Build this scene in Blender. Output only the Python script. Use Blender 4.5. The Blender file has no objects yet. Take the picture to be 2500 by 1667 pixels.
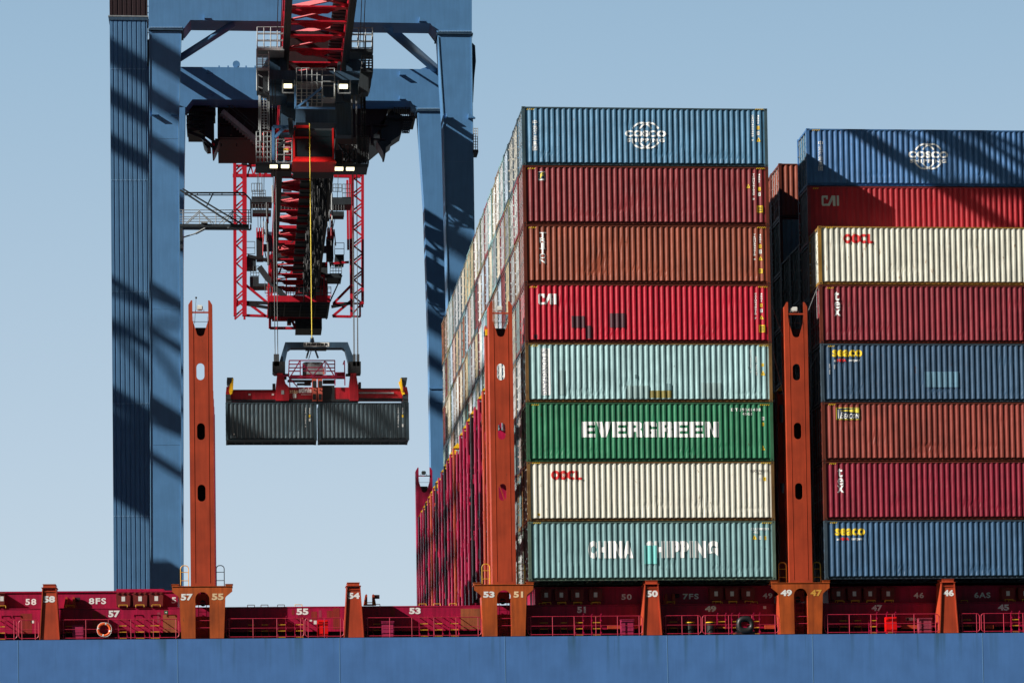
import bpy, bmesh, math, random
from mathutils import Vector, Matrix
from mathutils.geometry import tessellate_polygon
random.seed(7)
scene = bpy.context.scene
COL = scene.collection
R = math.radians

# ------------------------------------------------------------------ camera
FOC, CX, CY = 7113.59, 1247.55, 1723.80          # focal length and principal point, photo pixels (2500 wide)
PITCH, ROLL, YAW = 0.051995, -0.0145702, -0.0924274
CAM = Vector((-13.9734, -140.4575, -13.4395))
cz, sz = math.cos(YAW), math.sin(YAW)
Zr = Matrix(((cz, -sz, 0), (sz, cz, 0), (0, 0, 1)))
fw = Zr @ Vector((0, math.cos(PITCH), math.sin(PITCH)))
up0 = Zr @ Vector((0, -math.sin(PITCH), math.cos(PITCH)))
rt0 = Zr @ Vector((1, 0, 0))
rt = rt0 * math.cos(ROLL) + up0 * math.sin(ROLL)
up = -rt0 * math.sin(ROLL) + up0 * math.cos(ROLL)
cam_data = bpy.data.cameras.new('camera')
cam = bpy.data.objects.new('camera', cam_data)
COL.objects.link(cam)
cam.matrix_world = Matrix.Translation(CAM) @ Matrix((rt, up, -fw)).transposed().to_4x4()
cam_data.sensor_width = 36
cam_data.lens = FOC / 2500 * 36
cam_data.shift_x = (1250 - CX) / 2500
cam_data.shift_y = (CY - 833.5) / 2500
cam_data.clip_start = 1
cam_data.clip_end = 20000
scene.camera = cam

def P(px, py, Y):
    """point of the plane y = Y seen at photo pixel (px, py): used to measure sizes off the photograph"""
    d = fw + rt * ((px - CX) / FOC) - up * ((py - CY) / FOC)
    return CAM + d * ((Y - CAM.y) / d.y)

# ------------------------------------------------------------------ sky and sun
SUND = Vector((2.7, 1.0, -1.72)).normalized()
world = bpy.data.worlds.new("World")
scene.world = world
world.use_nodes = True
wn = world.node_tree
bg = wn.nodes['Background']
sky = wn.nodes.new('ShaderNodeTexSky')
sky.sky_type = 'NISHITA'
sky.sun_disc = False
sky.sun_elevation = math.asin(-SUND.z)
sky.sun_rotation = math.atan2(-SUND.x, -SUND.y)
sky.air_density = 1.0
sky.dust_density = 1.2
sky.ozone_density = 2.2
sky.altitude = 0
# hazy bright sky low over the harbour on the side away from the sun (+Y), clearer and darker Nishita sky elsewhere
tcw = wn.nodes.new('ShaderNodeTexCoord'); sepw = wn.nodes.new('ShaderNodeSeparateXYZ'); wn.links.new(tcw.outputs['Generated'], sepw.inputs[0])
ramp = wn.nodes.new('ShaderNodeValToRGB')
rw = wn.nodes.new('ShaderNodeMapRange'); rw.inputs[1].default_value = 0.05; rw.inputs[2].default_value = 0.35
wn.links.new(sepw.outputs[2], rw.inputs[0]); wn.links.new(rw.outputs[0], ramp.inputs[0])
ramp.color_ramp.elements[0].position = 0.0; ramp.color_ramp.elements[0].color = (0.575, 0.680, 0.760, 1)
ramp.color_ramp.elements[1].position = 1.0; ramp.color_ramp.elements[1].color = (0.240, 0.392, 0.560, 1)
e_ = ramp.color_ramp.elements.new(0.30); e_.color = (0.470, 0.600, 0.725, 1)
e_ = ramp.color_ramp.elements.new(0.72); e_.color = (0.330, 0.488, 0.645, 1)
hs = wn.nodes.new('ShaderNodeVectorMath'); hs.operation = 'SCALE'; hs.inputs[3].default_value = 10 / 1.36
wn.links.new(ramp.outputs[0], hs.inputs[0])
wy = wn.nodes.new('ShaderNodeMapRange'); wy.inputs[1].default_value = 0.40; wy.inputs[2].default_value = 0.90; wy.interpolation_type = 'SMOOTHSTEP'
wn.links.new(sepw.outputs[1], wy.inputs[0])
ns = wn.nodes.new('ShaderNodeVectorMath'); ns.operation = 'SCALE'; ns.inputs[3].default_value = 0.08
wn.links.new(sky.outputs[0], ns.inputs[0])
mw = wn.nodes.new('ShaderNodeMix'); mw.data_type = 'RGBA'
wn.links.new(wy.outputs[0], mw.inputs['Factor']); wn.links.new(ns.outputs[0], mw.inputs['A']); wn.links.new(hs.outputs[0], mw.inputs['B'])
wn.links.new(mw.outputs['Result'], bg.inputs[0])
bg.inputs[1].default_value = 0.1
sl = bpy.data.lights.new('sun', 'SUN')
sl.energy = 5.0
sl.angle = R(0.5)
sl.color = (1.0, 0.955, 0.88)
sun = bpy.data.objects.new('sun', sl)
COL.objects.link(sun)
sun.rotation_euler = SUND.to_track_quat('-Z', 'Y').to_euler()
sun.location = (-60, -60, 80)
scene.view_settings.view_transform = 'Standard'
scene.view_settings.look = 'None'
scene.view_settings.gamma = 1
scene.view_settings.exposure = 0.48

# ------------------------------------------------------------------ materials
def paint(name, rgb, rough=0.42, dirt=0.25, rust=0.0, metal=0.0, rustcol=(0.16, 0.055, 0.02), bump=0.15, streak=0.3, spec=0.5, chips=0.0):
    m = bpy.data.materials.new(name)
    m.use_nodes = True
    t = m.node_tree
    N, Lk = t.nodes, t.links
    b = N['Principled BSDF']
    tc = N.new('ShaderNodeTexCoord')
    oi = N.new('ShaderNodeObjectInfo')
    sc = N.new('ShaderNodeVectorMath'); sc.operation = 'SCALE'; sc.inputs[3].default_value = 40
    cmb = N.new('ShaderNodeCombineXYZ')
    for i in range(3):
        Lk.new(oi.outputs['Random'], cmb.inputs[i])
    Lk.new(cmb.outputs[0], sc.inputs[0])
    ad = N.new('ShaderNodeVectorMath'); ad.operation = 'ADD'
    Lk.new(tc.outputs['Object'], ad.inputs[0]); Lk.new(sc.outputs[0], ad.inputs[1])
    n1 = N.new('ShaderNodeTexNoise'); n1.inputs['Scale'].default_value = 0.9; n1.inputs['Detail'].default_value = 6
    Lk.new(ad.outputs[0], n1.inputs['Vector'])
    mp = N.new('ShaderNodeMapping'); mp.inputs['Scale'].default_value = (4.5, 4.5, 0.35)
    Lk.new(ad.outputs[0], mp.inputs[0])
    n2 = N.new('ShaderNodeTexNoise'); n2.inputs['Scale'].default_value = 1.6; n2.inputs['Detail'].default_value = 5
    Lk.new(mp.outputs[0], n2.inputs['Vector'])
    # patchy fading
    r1 = N.new('ShaderNodeMapRange'); r1.inputs[1].default_value = 0.3; r1.inputs[2].default_value = 0.7
    r1.inputs[3].default_value = 1 - dirt * 0.8; r1.inputs[4].default_value = 1 + dirt * 0.25
    Lk.new(n1.outputs[0], r1.inputs[0])
    r2 = N.new('ShaderNodeMapRange'); r2.inputs[1].default_value = 0.35; r2.inputs[2].default_value = 0.68
    r2.inputs[3].default_value = 1 + streak * 0.15; r2.inputs[4].default_value = 1 - streak
    Lk.new(n2.outputs[0], r2.inputs[0])
    mu = N.new('ShaderNodeMath'); mu.operation = 'MULTIPLY'
    Lk.new(r1.outputs[0], mu.inputs[0]); Lk.new(r2.outputs[0], mu.inputs[1])
    vs = N.new('ShaderNodeVectorMath'); vs.operation = 'SCALE'; vs.inputs[0].default_value = rgb
    Lk.new(mu.outputs[0], vs.inputs[3])
    last = vs.outputs[0]
    if rust > 0:
        n3 = N.new('ShaderNodeTexNoise'); n3.inputs['Scale'].default_value = 1.1; n3.inputs['Detail'].default_value = 9
        n3.inputs['Roughness'].default_value = 0.72
        mp3 = N.new('ShaderNodeMapping'); mp3.inputs['Scale'].default_value = (3.2, 3.2, 0.9); mp3.inputs['Location'].default_value = (7, 3, 11)
        Lk.new(ad.outputs[0], mp3.inputs[0]); Lk.new(mp3.outputs[0], n3.inputs['Vector'])
        rr = N.new('ShaderNodeMapRange'); th = 0.72 - 0.3 * rust
        rr.inputs[1].default_value = th; rr.inputs[2].default_value = th + 0.06
        Lk.new(n3.outputs[0], rr.inputs[0])
        mx = N.new('ShaderNodeMix'); mx.data_type = 'RGBA'
        Lk.new(rr.outputs[0], mx.inputs['Factor']); Lk.new(last, mx.inputs['A'])
        mx.inputs['B'].default_value = (*rustcol, 1)
        last = mx.outputs['Result']
    if chips > 0:
        n5 = N.new('ShaderNodeTexNoise'); n5.inputs['Scale'].default_value = 5.5; n5.inputs['Detail'].default_value = 8; n5.inputs['Roughness'].default_value = 0.65
        mp5 = N.new('ShaderNodeMapping'); mp5.inputs['Scale'].default_value = (1.4, 1.4, 0.5); mp5.inputs['Location'].default_value = (3, 17, 5)
        Lk.new(ad.outputs[0], mp5.inputs[0]); Lk.new(mp5.outputs[0], n5.inputs['Vector'])
        r5 = N.new('ShaderNodeMapRange'); r5.inputs[1].default_value = 0.70 - 0.1*chips; r5.inputs[2].default_value = 0.76 - 0.1*chips; r5.inputs[4].default_value = 0.8
        Lk.new(n5.outputs[0], r5.inputs[0])
        m5 = N.new('ShaderNodeMix'); m5.data_type = 'RGBA'
        Lk.new(r5.outputs[0], m5.inputs['Factor']); Lk.new(last, m5.inputs['A']); m5.inputs['B'].default_value = (*[c*0.6 for c in rustcol], 1)
        last = m5.outputs['Result']
    Lk.new(last, b.inputs['Base Color'])
    b.inputs['Roughness'].default_value = rough
    b.inputs['Metallic'].default_value = metal
    b.inputs['Specular IOR Level'].default_value = spec
    if bump:
        bp = N.new('ShaderNodeBump'); bp.inputs['Strength'].default_value = bump; bp.inputs['Distance'].default_value = 0.03
        n4 = N.new('ShaderNodeTexNoise'); n4.inputs['Scale'].default_value = 2.6; n4.inputs['Detail'].default_value = 3
        Lk.new(ad.outputs[0], n4.inputs['Vector']); Lk.new(n4.outputs[0], bp.inputs['Height'])
        Lk.new(bp.outputs[0], b.inputs['Normal'])
    return m

def plain(name, rgb, rough=0.5, metal=0.0, emit=0.0):
    m = bpy.data.materials.new(name); m.use_nodes = True
    b = m.node_tree.nodes['Principled BSDF']
    b.inputs['Base Color'].default_value = (*rgb, 1); b.inputs['Roughness'].default_value = rough
    b.inputs['Metallic'].default_value = metal
    if emit:
        b.inputs['Emission Color'].default_value = (1.0, 0.88, 0.55, 1); b.inputs['Emission Strength'].default_value = emit
    return m

M = {}
M['bridge'] = paint('orange_primer_paint', (0.50, 0.062, 0.020), 0.5, 0.32, 0.03, streak=0.16, bump=0.05, chips=0.3)
M['bridge_rusty'] = paint('weathered_orange_paint', (0.50, 0.090, 0.012), 0.55, 0.4, 0.22, rustcol=(0.20, 0.06, 0.012), streak=0.3, bump=0.08)
M['crimson'] = paint('crimson_paint', (0.45, 0.004, 0.058), 0.45, 0.35, 0.04, rustcol=(0.20, 0.03, 0.015), streak=0.3, bump=0.05)
M['crimson2'] = paint('crimson_post_paint', (0.45, 0.004, 0.058), 0.45, 0.5, 0.03, rustcol=(0.2, 0.04, 0.015), streak=0.35, bump=0.05)
M['magenta'] = paint('faded_magenta_paint', (0.38, 0.02, 0.085), 0.5, 0.45, 0.0, streak=0.2)
M['rail'] = paint('rail_paint', (0.55, 0.02, 0.06), 0.45, 0.2, 0.05)
M['boxred'] = paint('bin_red_paint', (0.20, 0.018, 0.014), 0.5, 0.25, 0.05)
M['firered'] = plain('fire_red_paint', (0.75, 0.004, 0.004), 0.4)
M['yellow'] = paint('yellow_paint', (0.85, 0.46, 0.03), 0.45, 0.25, 0.12)
M['capyellow'] = plain('cap_yellow', (0.9, 0.52, 0.01), 0.45)
M['white'] = paint('white_marking', (0.93, 0.93, 0.91), 0.5, 0.05, 0.0, streak=0.04, bump=0)
M['worn'] = paint('worn_marking', (0.95, 0.68, 0.40), 0.55, 0.2, 0.15, rustcol=(0.6, 0.2, 0.05), streak=0.15, bump=0)
M['gold'] = paint('gold_marking', (0.85, 0.42, 0.07), 0.5, 0.3, 0.2, rustcol=(0.4, 0.1, 0.02), bump=0)
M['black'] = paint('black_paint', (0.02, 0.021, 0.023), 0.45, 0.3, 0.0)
M['rubber'] = plain('black_cable', (0.012, 0.013, 0.015), 0.6)
M['rope'] = plain('steel_rope', (0.06, 0.065, 0.07), 0.5)
M['galv'] = paint('galvanised_steel', (0.34, 0.37, 0.38), 0.5, 0.3, 0.0)
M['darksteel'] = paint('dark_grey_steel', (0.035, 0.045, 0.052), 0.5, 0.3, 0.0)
M['blue'] = paint('crane_blue_paint', (0.092, 0.240, 0.465), 0.42, 0.12, 0.0, streak=0.08, bump=0.03)
M['bluedark'] = paint('headblock_blue_paint', (0.04, 0.085, 0.14), 0.45, 0.2, 0.0)
M['ribblue'] = paint('ribbed_cladding_blue', (0.078, 0.190, 0.345), 0.45, 0.15, 0.0, streak=0.1, bump=0.03)
M['maroon'] = paint('maroon_cladding', (0.022, 0.006, 0.008), 0.5, 0.2, 0.0)
M['cranered'] = paint('crane_red_paint', (0.60, 0.010, 0.030), 0.42, 0.2, 0.0, bump=0.03)
M['cabred'] = paint('cab_red_paint', (0.70, 0.012, 0.012), 0.4, 0.1, 0.0, bump=0.0)
M['glass'] = plain('dark_glass', (0.012, 0.022, 0.026), 0.08)
M['lamp'] = plain('lamp_glow', (1, 0.95, 0.7), 0.5, emit=1.7)
M['lampwhite'] = plain('lamp_housing', (0.85, 0.84, 0.78), 0.35)
M['spreadred'] = paint('spreader_red_paint', (0.46, 0.010, 0.022), 0.45, 0.35, 0.1, rustcol=(0.08, 0.01, 0.01))
M['coral'] = plain('coral_paint', (0.62, 0.12, 0.08), 0.5)
M['cableyellow'] = plain('yellow_cable', (0.9, 0.68, 0.04), 0.45)
M['sign'] = plain('sign_white', (0.75, 0.75, 0.72), 0.5)
M['signgreen'] = plain('sign_green', (0.02, 0.12, 0.05), 0.5)
M['tagyellow'] = plain('tag_yellow', (0.85, 0.55, 0.02), 0.5)
M['orange'] = plain('buoy_orange', (0.85, 0.12, 0.02), 0.5)
M['bolt'] = plain('bolt_heads', (0.25, 0.42, 0.6), 0.4)
M['cyan'] = plain('cyan_patch', (0.20, 0.62, 0.60), 0.5)

def hullmat():
    m = paint('hull_blue_paint', (0.084, 0.212, 0.50), 0.42, 0.16, 0.0, streak=0.06, bump=0.04)
    t = m.node_tree; N, Lk = t.nodes, t.links
    b = N['Principled BSDF']
    src = b.inputs['Base Color'].links[0].from_socket
    tc = N.new('ShaderNodeTexCoord')
    mp = N.new('ShaderNodeMapping'); mp.inputs['Scale'].default_value = (2.6, 1, 0.14)
    Lk.new(tc.outputs['Object'], mp.inputs[0])
    n = N.new('ShaderNodeTexNoise'); n.inputs['Scale'].default_value = 1.0; n.inputs['Detail'].default_value = 5
    Lk.new(mp.outputs[0], n.inputs['Vector'])
    r = N.new('ShaderNodeMapRange'); r.inputs[1].default_value = 0.56; r.inputs[2].default_value = 0.74
    Lk.new(n.outputs[0], r.inputs[0])
    sp = N.new('ShaderNodeSeparateXYZ'); Lk.new(tc.outputs['Object'], sp.inputs[0])
    r2 = N.new('ShaderNodeMapRange'); r2.inputs[1].default_value = -4.6; r2.inputs[2].default_value = -2.6
    r2.inputs[3].default_value = 0.0; r2.inputs[4].default_value = 0.75
    Lk.new(sp.outputs[2], r2.inputs[0])
    mu = N.new('ShaderNodeMath'); mu.operation = 'MULTIPLY'; Lk.new(r.outputs[0], mu.inputs[0]); Lk.new(r2.outputs[0], mu.inputs[1])
    mx = N.new('ShaderNodeMix'); mx.data_type = 'RGBA'
    Lk.new(mu.outputs[0], mx.inputs['Factor']); Lk.new(src, mx.inputs['A']); mx.inputs['B'].default_value = (0.035, 0.095, 0.12, 1)
    Lk.new(mx.outputs['Result'], b.inputs['Base Color'])
    return m
M['hull'] = hullmat()
M['seam'] = plain('seam_light_blue', (0.16, 0.32, 0.52), 0.4)

# ------------------------------------------------------------------ mesh helpers
class MB:
    def __init__(s): s.v = []; s.f = []; s.m = []
    def add(s, vs, fs, m=0):
        o = len(s.v); s.v += [tuple(v) for v in vs]; s.f += [tuple(i + o for i in f) for f in fs]; s.m += [m] * len(fs)
    def box(s, x0, x1, y0, y1, z0, z1, m=0):
        if x0 > x1: x0, x1 = x1, x0
        if y0 > y1: y0, y1 = y1, y0
        if z0 > z1: z0, z1 = z1, z0
        s.add([(x0,y0,z0),(x1,y0,z0),(x1,y1,z0),(x0,y1,z0),(x0,y0,z1),(x1,y0,z1),(x1,y1,z1),(x0,y1,z1)],
              [(0,3,2,1),(4,5,6,7),(0,1,5,4),(1,2,6,5),(2,3,7,6),(3,0,4,7)], m)
        return s
    def bar(s, p, q, w, h=None, m=0):
        h = h or w; p = Vector(p); q = Vector(q); d = (q - p)
        if d.length < 1e-6: return s
        d.normalize(); u = Vector((0,0,1)) if abs(d.z) < 0.95 else Vector((1,0,0))
        a = d.cross(u).normalized(); b = a.cross(d).normalized()
        a *= w / 2; b *= h / 2
        s.add([p-a-b, p+a-b, p+a+b, p-a+b, q-a-b, q+a-b, q+a+b, q-a+b],
              [(0,1,2,3),(4,7,6,5),(0,4,5,1),(1,5,6,2),(2,6,7,3),(3,7,4,0)], m)
        return s
    def tube(s, p, q, r, n=6, m=0, r2=None):
        p = Vector(p); q = Vector(q); d = (q - p)
        if d.length < 1e-6: return s
        r2 = r if r2 is None else r2
        d.normalize(); u = Vector((0,0,1)) if abs(d.z) < 0.95 else Vector((1,0,0))
        a = d.cross(u).normalized(); b = a.cross(d).normalized()
        vs = []
        for c, rr in ((p, r), (q, r2)):
            for i in range(n):
                t = 2 * math.pi * i / n; vs.append(c + a * (rr * math.cos(t)) + b * (rr * math.sin(t)))
        fs = [(i, (i+1) % n, n + (i+1) % n, n + i) for i in range(n)] + [tuple(range(n))[::-1], tuple(range(n, 2*n))]
        s.add(vs, fs, m); return s
    def path(s, pts, r, n=6, m=0, closed=False):
        pts = [Vector(p) for p in pts]
        for i in range(len(pts) - (0 if closed else 1)): s.tube(pts[i], pts[(i+1) % len(pts)], r, n, m)
        return s
    def prism(s, poly, y0, y1, m=0, holes=()):
        """poly: list of (x,z); extruded from y0 to y1"""
        loops = [list(poly)] + [list(h) for h in holes]
        tris = tessellate_polygon([[Vector((x, z, 0)) for x, z in l] for l in loops])
        flat = [p for l in loops for p in l]; n = len(flat)
        vs = [(x, y0, z) for x, z in flat] + [(x, y1, z) for x, z in flat]
        fs = []
        for t in tris:
            a, b, c = [flat[i] for i in t]
            ar = (b[0]-a[0])*(c[1]-a[1]) - (b[1]-a[1])*(c[0]-a[0])
            t = tuple(t) if ar > 0 else tuple(reversed(t))
            fs.append(t); fs.append(tuple(i + n for i in reversed(t)))
        o = 0
        for l in loops:
            k = len(l)
            for i in range(k):
                a, b = o + i, o + (i+1) % k
                fs.append((a, a + n, b + n, b))
            o += k
        s.add(vs, fs, m); return s
    def build(s, name, mats, parent=None, smooth=False, fix=False):
        me = bpy.data.meshes.new(name); me.from_pydata(s.v, [], s.f)
        if not isinstance(mats, (list, tuple)): mats = [mats]
        for k in mats: me.materials.append(M[k] if isinstance(k, str) else k)
        if len(mats) > 1: me.polygons.foreach_set('material_index', s.m)
        if smooth: me.polygons.foreach_set('use_smooth', [True] * len(me.polygons))
        me.update()
        bm = bmesh.new(); bm.from_mesh(me)
        bmesh.ops.recalc_face_normals(bm, faces=bm.faces); bm.to_mesh(me); bm.free()
        o = bpy.data.objects.new(name, me); COL.objects.link(o)
        if parent:
            o.parent = parent
            o.matrix_parent_inverse = Matrix.Translation(-parent.location)
        return o

def tag(o, label=None, cat=None, group=None, kind=None):
    if label: o['label'] = label
    if cat: o['category'] = cat
    if group: o['group'] = group
    if kind: o['kind'] = kind
    return o
def thing(name, loc, label, cat, group=None):
    o = bpy.data.objects.new(name, None); COL.objects.link(o); o.location = loc; o.empty_display_size = 0.3
    return tag(o, label, cat, group)
def fbox(mb, x0, y0, x1, y1, Y, d, m=0):
    """box whose front face (plane y = Y) spans the measured pixel rectangle"""
    ym, xm = (y0 + y1) / 2, (x0 + x1) / 2
    mb.box(P(x0, ym, Y).x, P(x1, ym, Y).x, Y, Y + d, P(xm, y1, Y).z, P(xm, y0, Y).z, m); return mb
def W2(pts, Y): return [(P(x, y, Y).x, P(x, y, Y).z) for x, y in pts]

# ------------------------------------------------------------------ corrugated wall profile and lettering
CL, CW, CH = 12.192, 2.438, 2.896
HP, RP = 2.92, 2.52
PIT = 0.2783
def prof_breaks(L):
    xs = [0.17]; x = 0.17
    n = int((L - 0.34) / PIT); st = (L - n * PIT) / 2
    out = [(0.15, 0.036), (st, 0.036)]
    for i in range(n):
        b = st + i * PIT
        out += [(b + 0.066, 0.036), (b + 0.134, 0.0), (b + 0.206, 0.0), (b + 0.274, 0.036)]
    out += [(L - 0.15, 0.036)]
    return out
PB = prof_breaks(CL)
def prof(u, B=PB):
    if u <= B[0][0]: return B[0][1]
    for (a, ya), (b, yb) in zip(B, B[1:]):
        if u <= b: return ya + (yb - ya) * (u - a) / max(b - a, 1e-6)
    return B[-1][1]

_g = {}
def glyph(s, bold=0.0, shear=0.0, space=1.0):
    key = (s, bold, shear, space)
    if key in _g: return _g[key]
    c = bpy.data.curves.new('t', 'FONT'); c.body = s; c.offset = bold; c.shear = shear; c.space_character = space
    c.resolution_u = 3
    o = bpy.data.objects.new('t', c); COL.objects.link(o)
    dg = bpy.context.evaluated_depsgraph_get(); e = o.evaluated_get(dg); me = e.to_mesh()
    v = [(p.co.x, p.co.y) for p in me.vertices]; f = [tuple(q.vertices) for q in me.polygons]
    e.to_mesh_clear(); bpy.data.objects.remove(o); bpy.data.curves.remove(c)
    if not v: v = [(0,0),(1,0),(1,1)]; f = [(0,1,2)]
    x0 = min(a for a, b in v); x1 = max(a for a, b in v); y0 = min(b for a, b in v); y1 = max(b for a, b in v)
    v = [((a - x0) / (x1 - x0), (b - y0) / (y1 - y0)) for a, b in v]
    _g[key] = (v, f); return _g[key]

UNIT = ([(0,0),(1,0),(1,1),(0,1)], [(0,1,2,3)])
TRI = ([(0,0),(1,0),(.5,1)], [(0,1,2)])
def ring(n=24, w=0.2, a0=0, a1=360):
    v = []; f = []
    for i in range(n + 1):
        t = R(a0 + (a1 - a0) * i / n)
        for rr in (1, 1 - w): v.append((0.5 + 0.5 * rr * math.cos(t), 0.5 + 0.5 * rr * math.sin(t)))
    for i in range(n): f.append((2*i, 2*i+1, 2*i+3, 2*i+2))
    return v, f
class Mark:
    """flat paint laid on a surface: shapes are placed by measured pixel rectangles on plane Y, then follow the corrugation"""
    def __init__(s, Y, cont_x=None, off=0.006, B=None): s.Y = Y; s.cx = cont_x; s.off = off; s.v = []; s.f = []; s.m = []; s.B = B or PB
    def shape(s, g, rect, m=0, rot=False):
        x0, y0, x1, y1 = rect
        a = P((x0+x1)/2, y1, s.Y); b = P((x0+x1)/2, y0, s.Y)
        xa = P(x0, (y0+y1)/2, s.Y).x; xb = P(x1, (y0+y1)/2, s.Y).x
        o = len(s.v)
        for u, v in g[0]:
            if rot: u, v = v, 1 - u
            s.v.append((xa + (xb - xa) * u, a.z + (b.z - a.z) * v))
        s.f += [tuple(i + o for i in q) for q in g[1]]; s.m += [m] * len(g[1]); return s
    def text(s, t, rect, bold=0.02, m=0, rot=False, shear=0, space=1.0): return s.shape(glyph(t, bold, shear, space), rect, m, rot)
    def rect(s, rect, m=0): return s.shape(UNIT, rect, m)
    def stack(s, t, rect, bold=0.02, m=0, fill=0.86):
        x0, y0, x1, y1 = rect; n = len(t); h = (y1 - y0) / n
        for i, ch in enumerate(t):
            if ch == ' ': continue
            w = (x1 - x0) * (0.45 if ch in 'I1' else 1); xm = (x0 + x1) / 2
            s.shape(glyph(ch, bold), (xm - w/2, y0 + i*h, xm + w/2, y0 + (i + fill)*h), m)
        return s
    def build(s, name, mats, parent):
        me = bpy.data.meshes.new(name); me.from_pydata([(x, 0, z) for x, z in s.v], [], s.f)
        if not isinstance(mats, (list, tuple)): mats = [mats]
        for k in mats: me.materials.append(M[k] if isinstance(k, str) else k)
        me.polygons.foreach_set('material_index', s.m)
        bm = bmesh.new(); bm.from_mesh(me)
        if s.cx is not None:
            xs = [v.co.x for v in bm.verts]; lo, hi = min(xs) - s.cx, max(xs) - s.cx
            for u, _ in s.B:
                if lo < u < hi:
                    bmesh.ops.bisect_plane(bm, geom=bm.verts[:] + bm.edges[:] + bm.faces[:], plane_co=(s.cx + u, 0, 0), plane_no=(1, 0, 0), dist=1e-5)
            for v in bm.verts: v.co.y = s.Y + prof(v.co.x - s.cx, s.B) + 0.012 - s.off - 0.007
        else:
            for v in bm.verts: v.co.y = s.Y - s.off
        for f in bm.faces:
            if f.normal.y > 0: f.normal_flip()
        bm.normal_update()
        for f in bm.faces:
            if f.normal.y > 0: f.normal_flip()
        bm.to_mesh(me); bm.free()
        o = bpy.data.objects.new(name, me); COL.objects.link(o); o.parent = parent
        o.matrix_parent_inverse = Matrix.Translation(-parent.location); return o

# ------------------------------------------------------------------ setting: water, quay
mb = MB(); mb.add([(-6000,-3000,-24),(6000,-3000,-24),(6000,9000,-24),(-6000,9000,-24)], [(0,1,2,3)])
wm = plain('harbour_water', (0.02, 0.045, 0.05), 0.12)
t = wm.node_tree; nn = t.nodes.new('ShaderNodeTexNoise'); nn.inputs['Scale'].default_value = 0.6; nn.inputs['Detail'].default_value = 4
tcn = t.nodes.new('ShaderNodeTexCoord'); t.links.new(tcn.outputs['Object'], nn.inputs['Vector'])
bpn = t.nodes.new('ShaderNodeBump'); bpn.inputs['Strength'].default_value = 0.6; bpn.inputs['Distance'].default_value = 0.4
t.links.new(nn.outputs[0], bpn.inputs['Height']); t.links.new(bpn.outputs[0], t.nodes['Principled BSDF'].inputs['Normal'])
tag(mb.build('water', wm), 'dark harbour water under the ship', kind='structure')
mb = MB(); mb.box(-6000, 6000, 63.5, 9000, -25, -20.5)
tag(mb.build('quay', paint('quay_concrete', (0.06, 0.058, 0.055), 0.9, spec=0.0)), 'concrete quay on the far side of the ship', kind='structure')

# ------------------------------------------------------------------ ship hull
ZD = -2.71
ship = thing('ship_hull', (0, 0, -24), 'long blue painted ship hull with crimson hatch coaming along its deck edge', 'ship')
mb = MB(); mb.box(-170, 150, -0.12, 61.6, -24.6, ZD); mb.build('hull_plating', M['hull'], ship)
for px in (44, 433, 829, 1233, 1629, 1984, 2399):
    q = P(px, 1600, -0.12); mb = MB(); mb.box(q.x - 0.012, q.x + 0.012, -0.128, -0.11, -24, ZD - 0.004); mb.build('weld_seam', 'seam', ship)
mb = MB(); mb.box(-169, 149, 0.0, 61.4, ZD + 0.004, ZD + 0.03); mb.build('deck', 'maroon', ship)
# coaming: a plate standing on brackets, with a flange on top
YC = 1.3
zt, zb = -1.06, -2.28
mb = MB(); mb.box(-169, 149, YC, YC + 0.35, zb, zt - 0.07)
mb.build('hatch_coaming', 'crimson', ship)
mb = MB()
for x in [i * 0.9 - 60 for i in range(120)]: mb.box(x, x + 0.03, YC + 0.32, YC + 0.5, ZD + 0.03, zb)
mb.box(-169, 149, YC + 0.5, YC + 0.56, ZD + 0.03, zt - 0.2)  # plate and stays coloured black for the shaded gap under the coaming
mb.build('coaming_shade_stays', 'black', ship)
mb = MB(); mb.box(-169, 149, YC - 0.015, YC + 0.42, zt - 0.05, zt); mb.build('coaming_flange', 'crimson', ship)
for px, w in ((215, 26), (230, 18)): pass
# repair patches of other red paint on the coaming
def patch(rect, Y, mat, parent, name='repainted_patch'): Mark(Y, off=0.004).rect(rect).build(name, mat, parent)
M['patchbrown'] = paint('brown_red_patch', (0.30, 0.030, 0.020), 0.5, 0.3, 0.0, bump=0)
M['patchochre'] = paint('ochre_patch', (0.34, 0.10, 0.035), 0.55, 0.35, 0.1, bump=0)
M['patchpink'] = paint('faded_pink_patch', (0.40, 0.05, 0.09), 0.55, 0.35, 0.0, bump=0)
for r_, mt in [((50,1497,78,1545),'patchbrown'),((226,1492,240,1540),'patchbrown'),((246,1500,257,1508),'patchbrown'),((398,1500,432,1543),'patchochre'),((384,1494,392,1520),'patchpink'),
           ((760,1492,774,1512),'patchbrown'),((778,1489,785,1506),'patchpink'),((798,1490,812,1508),'patchbrown'),((813,1484,829,1535),'patchbrown'),((953,1484,964,1505),'patchbrown'),
           ((1125,1485,1172,1535),'patchochre'),((712,1488,719,1500),'patchbrown')]:
    patch(r_, YC, mt, ship)
for tx, r_ in (('57',(264.5,1489.6,292.6,1506)),('55',(723.7,1484.5,753,1500)),('53',(999,1482.7,1027,1498)),('51',(1409,1480,1430,1495.4)),('49',(1721,1478,1748.5,1493)),('47',(2127.8,1476,2154,1491)),('45',(2436,1474.5,2463.6,1489.5))):
    Mark(YC, off=0.01).text(tx, r_, 0.045).build('lettering', 'white', ship)
for r_ in ((75,1513,83,1520.5),(756,1512,762,1516),(766,1514,773,1523),(2212,1507,2236,1514),(2213,1508,2219,1514)):
    patch(r_, YC, 'sign', ship, 'small_sign')
m_ = Mark(YC, off=0.008); m_.rect((401,1489.5,409.5,1498.5), 0); m_.build('exit_sign', 'signgreen', ship)
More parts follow.
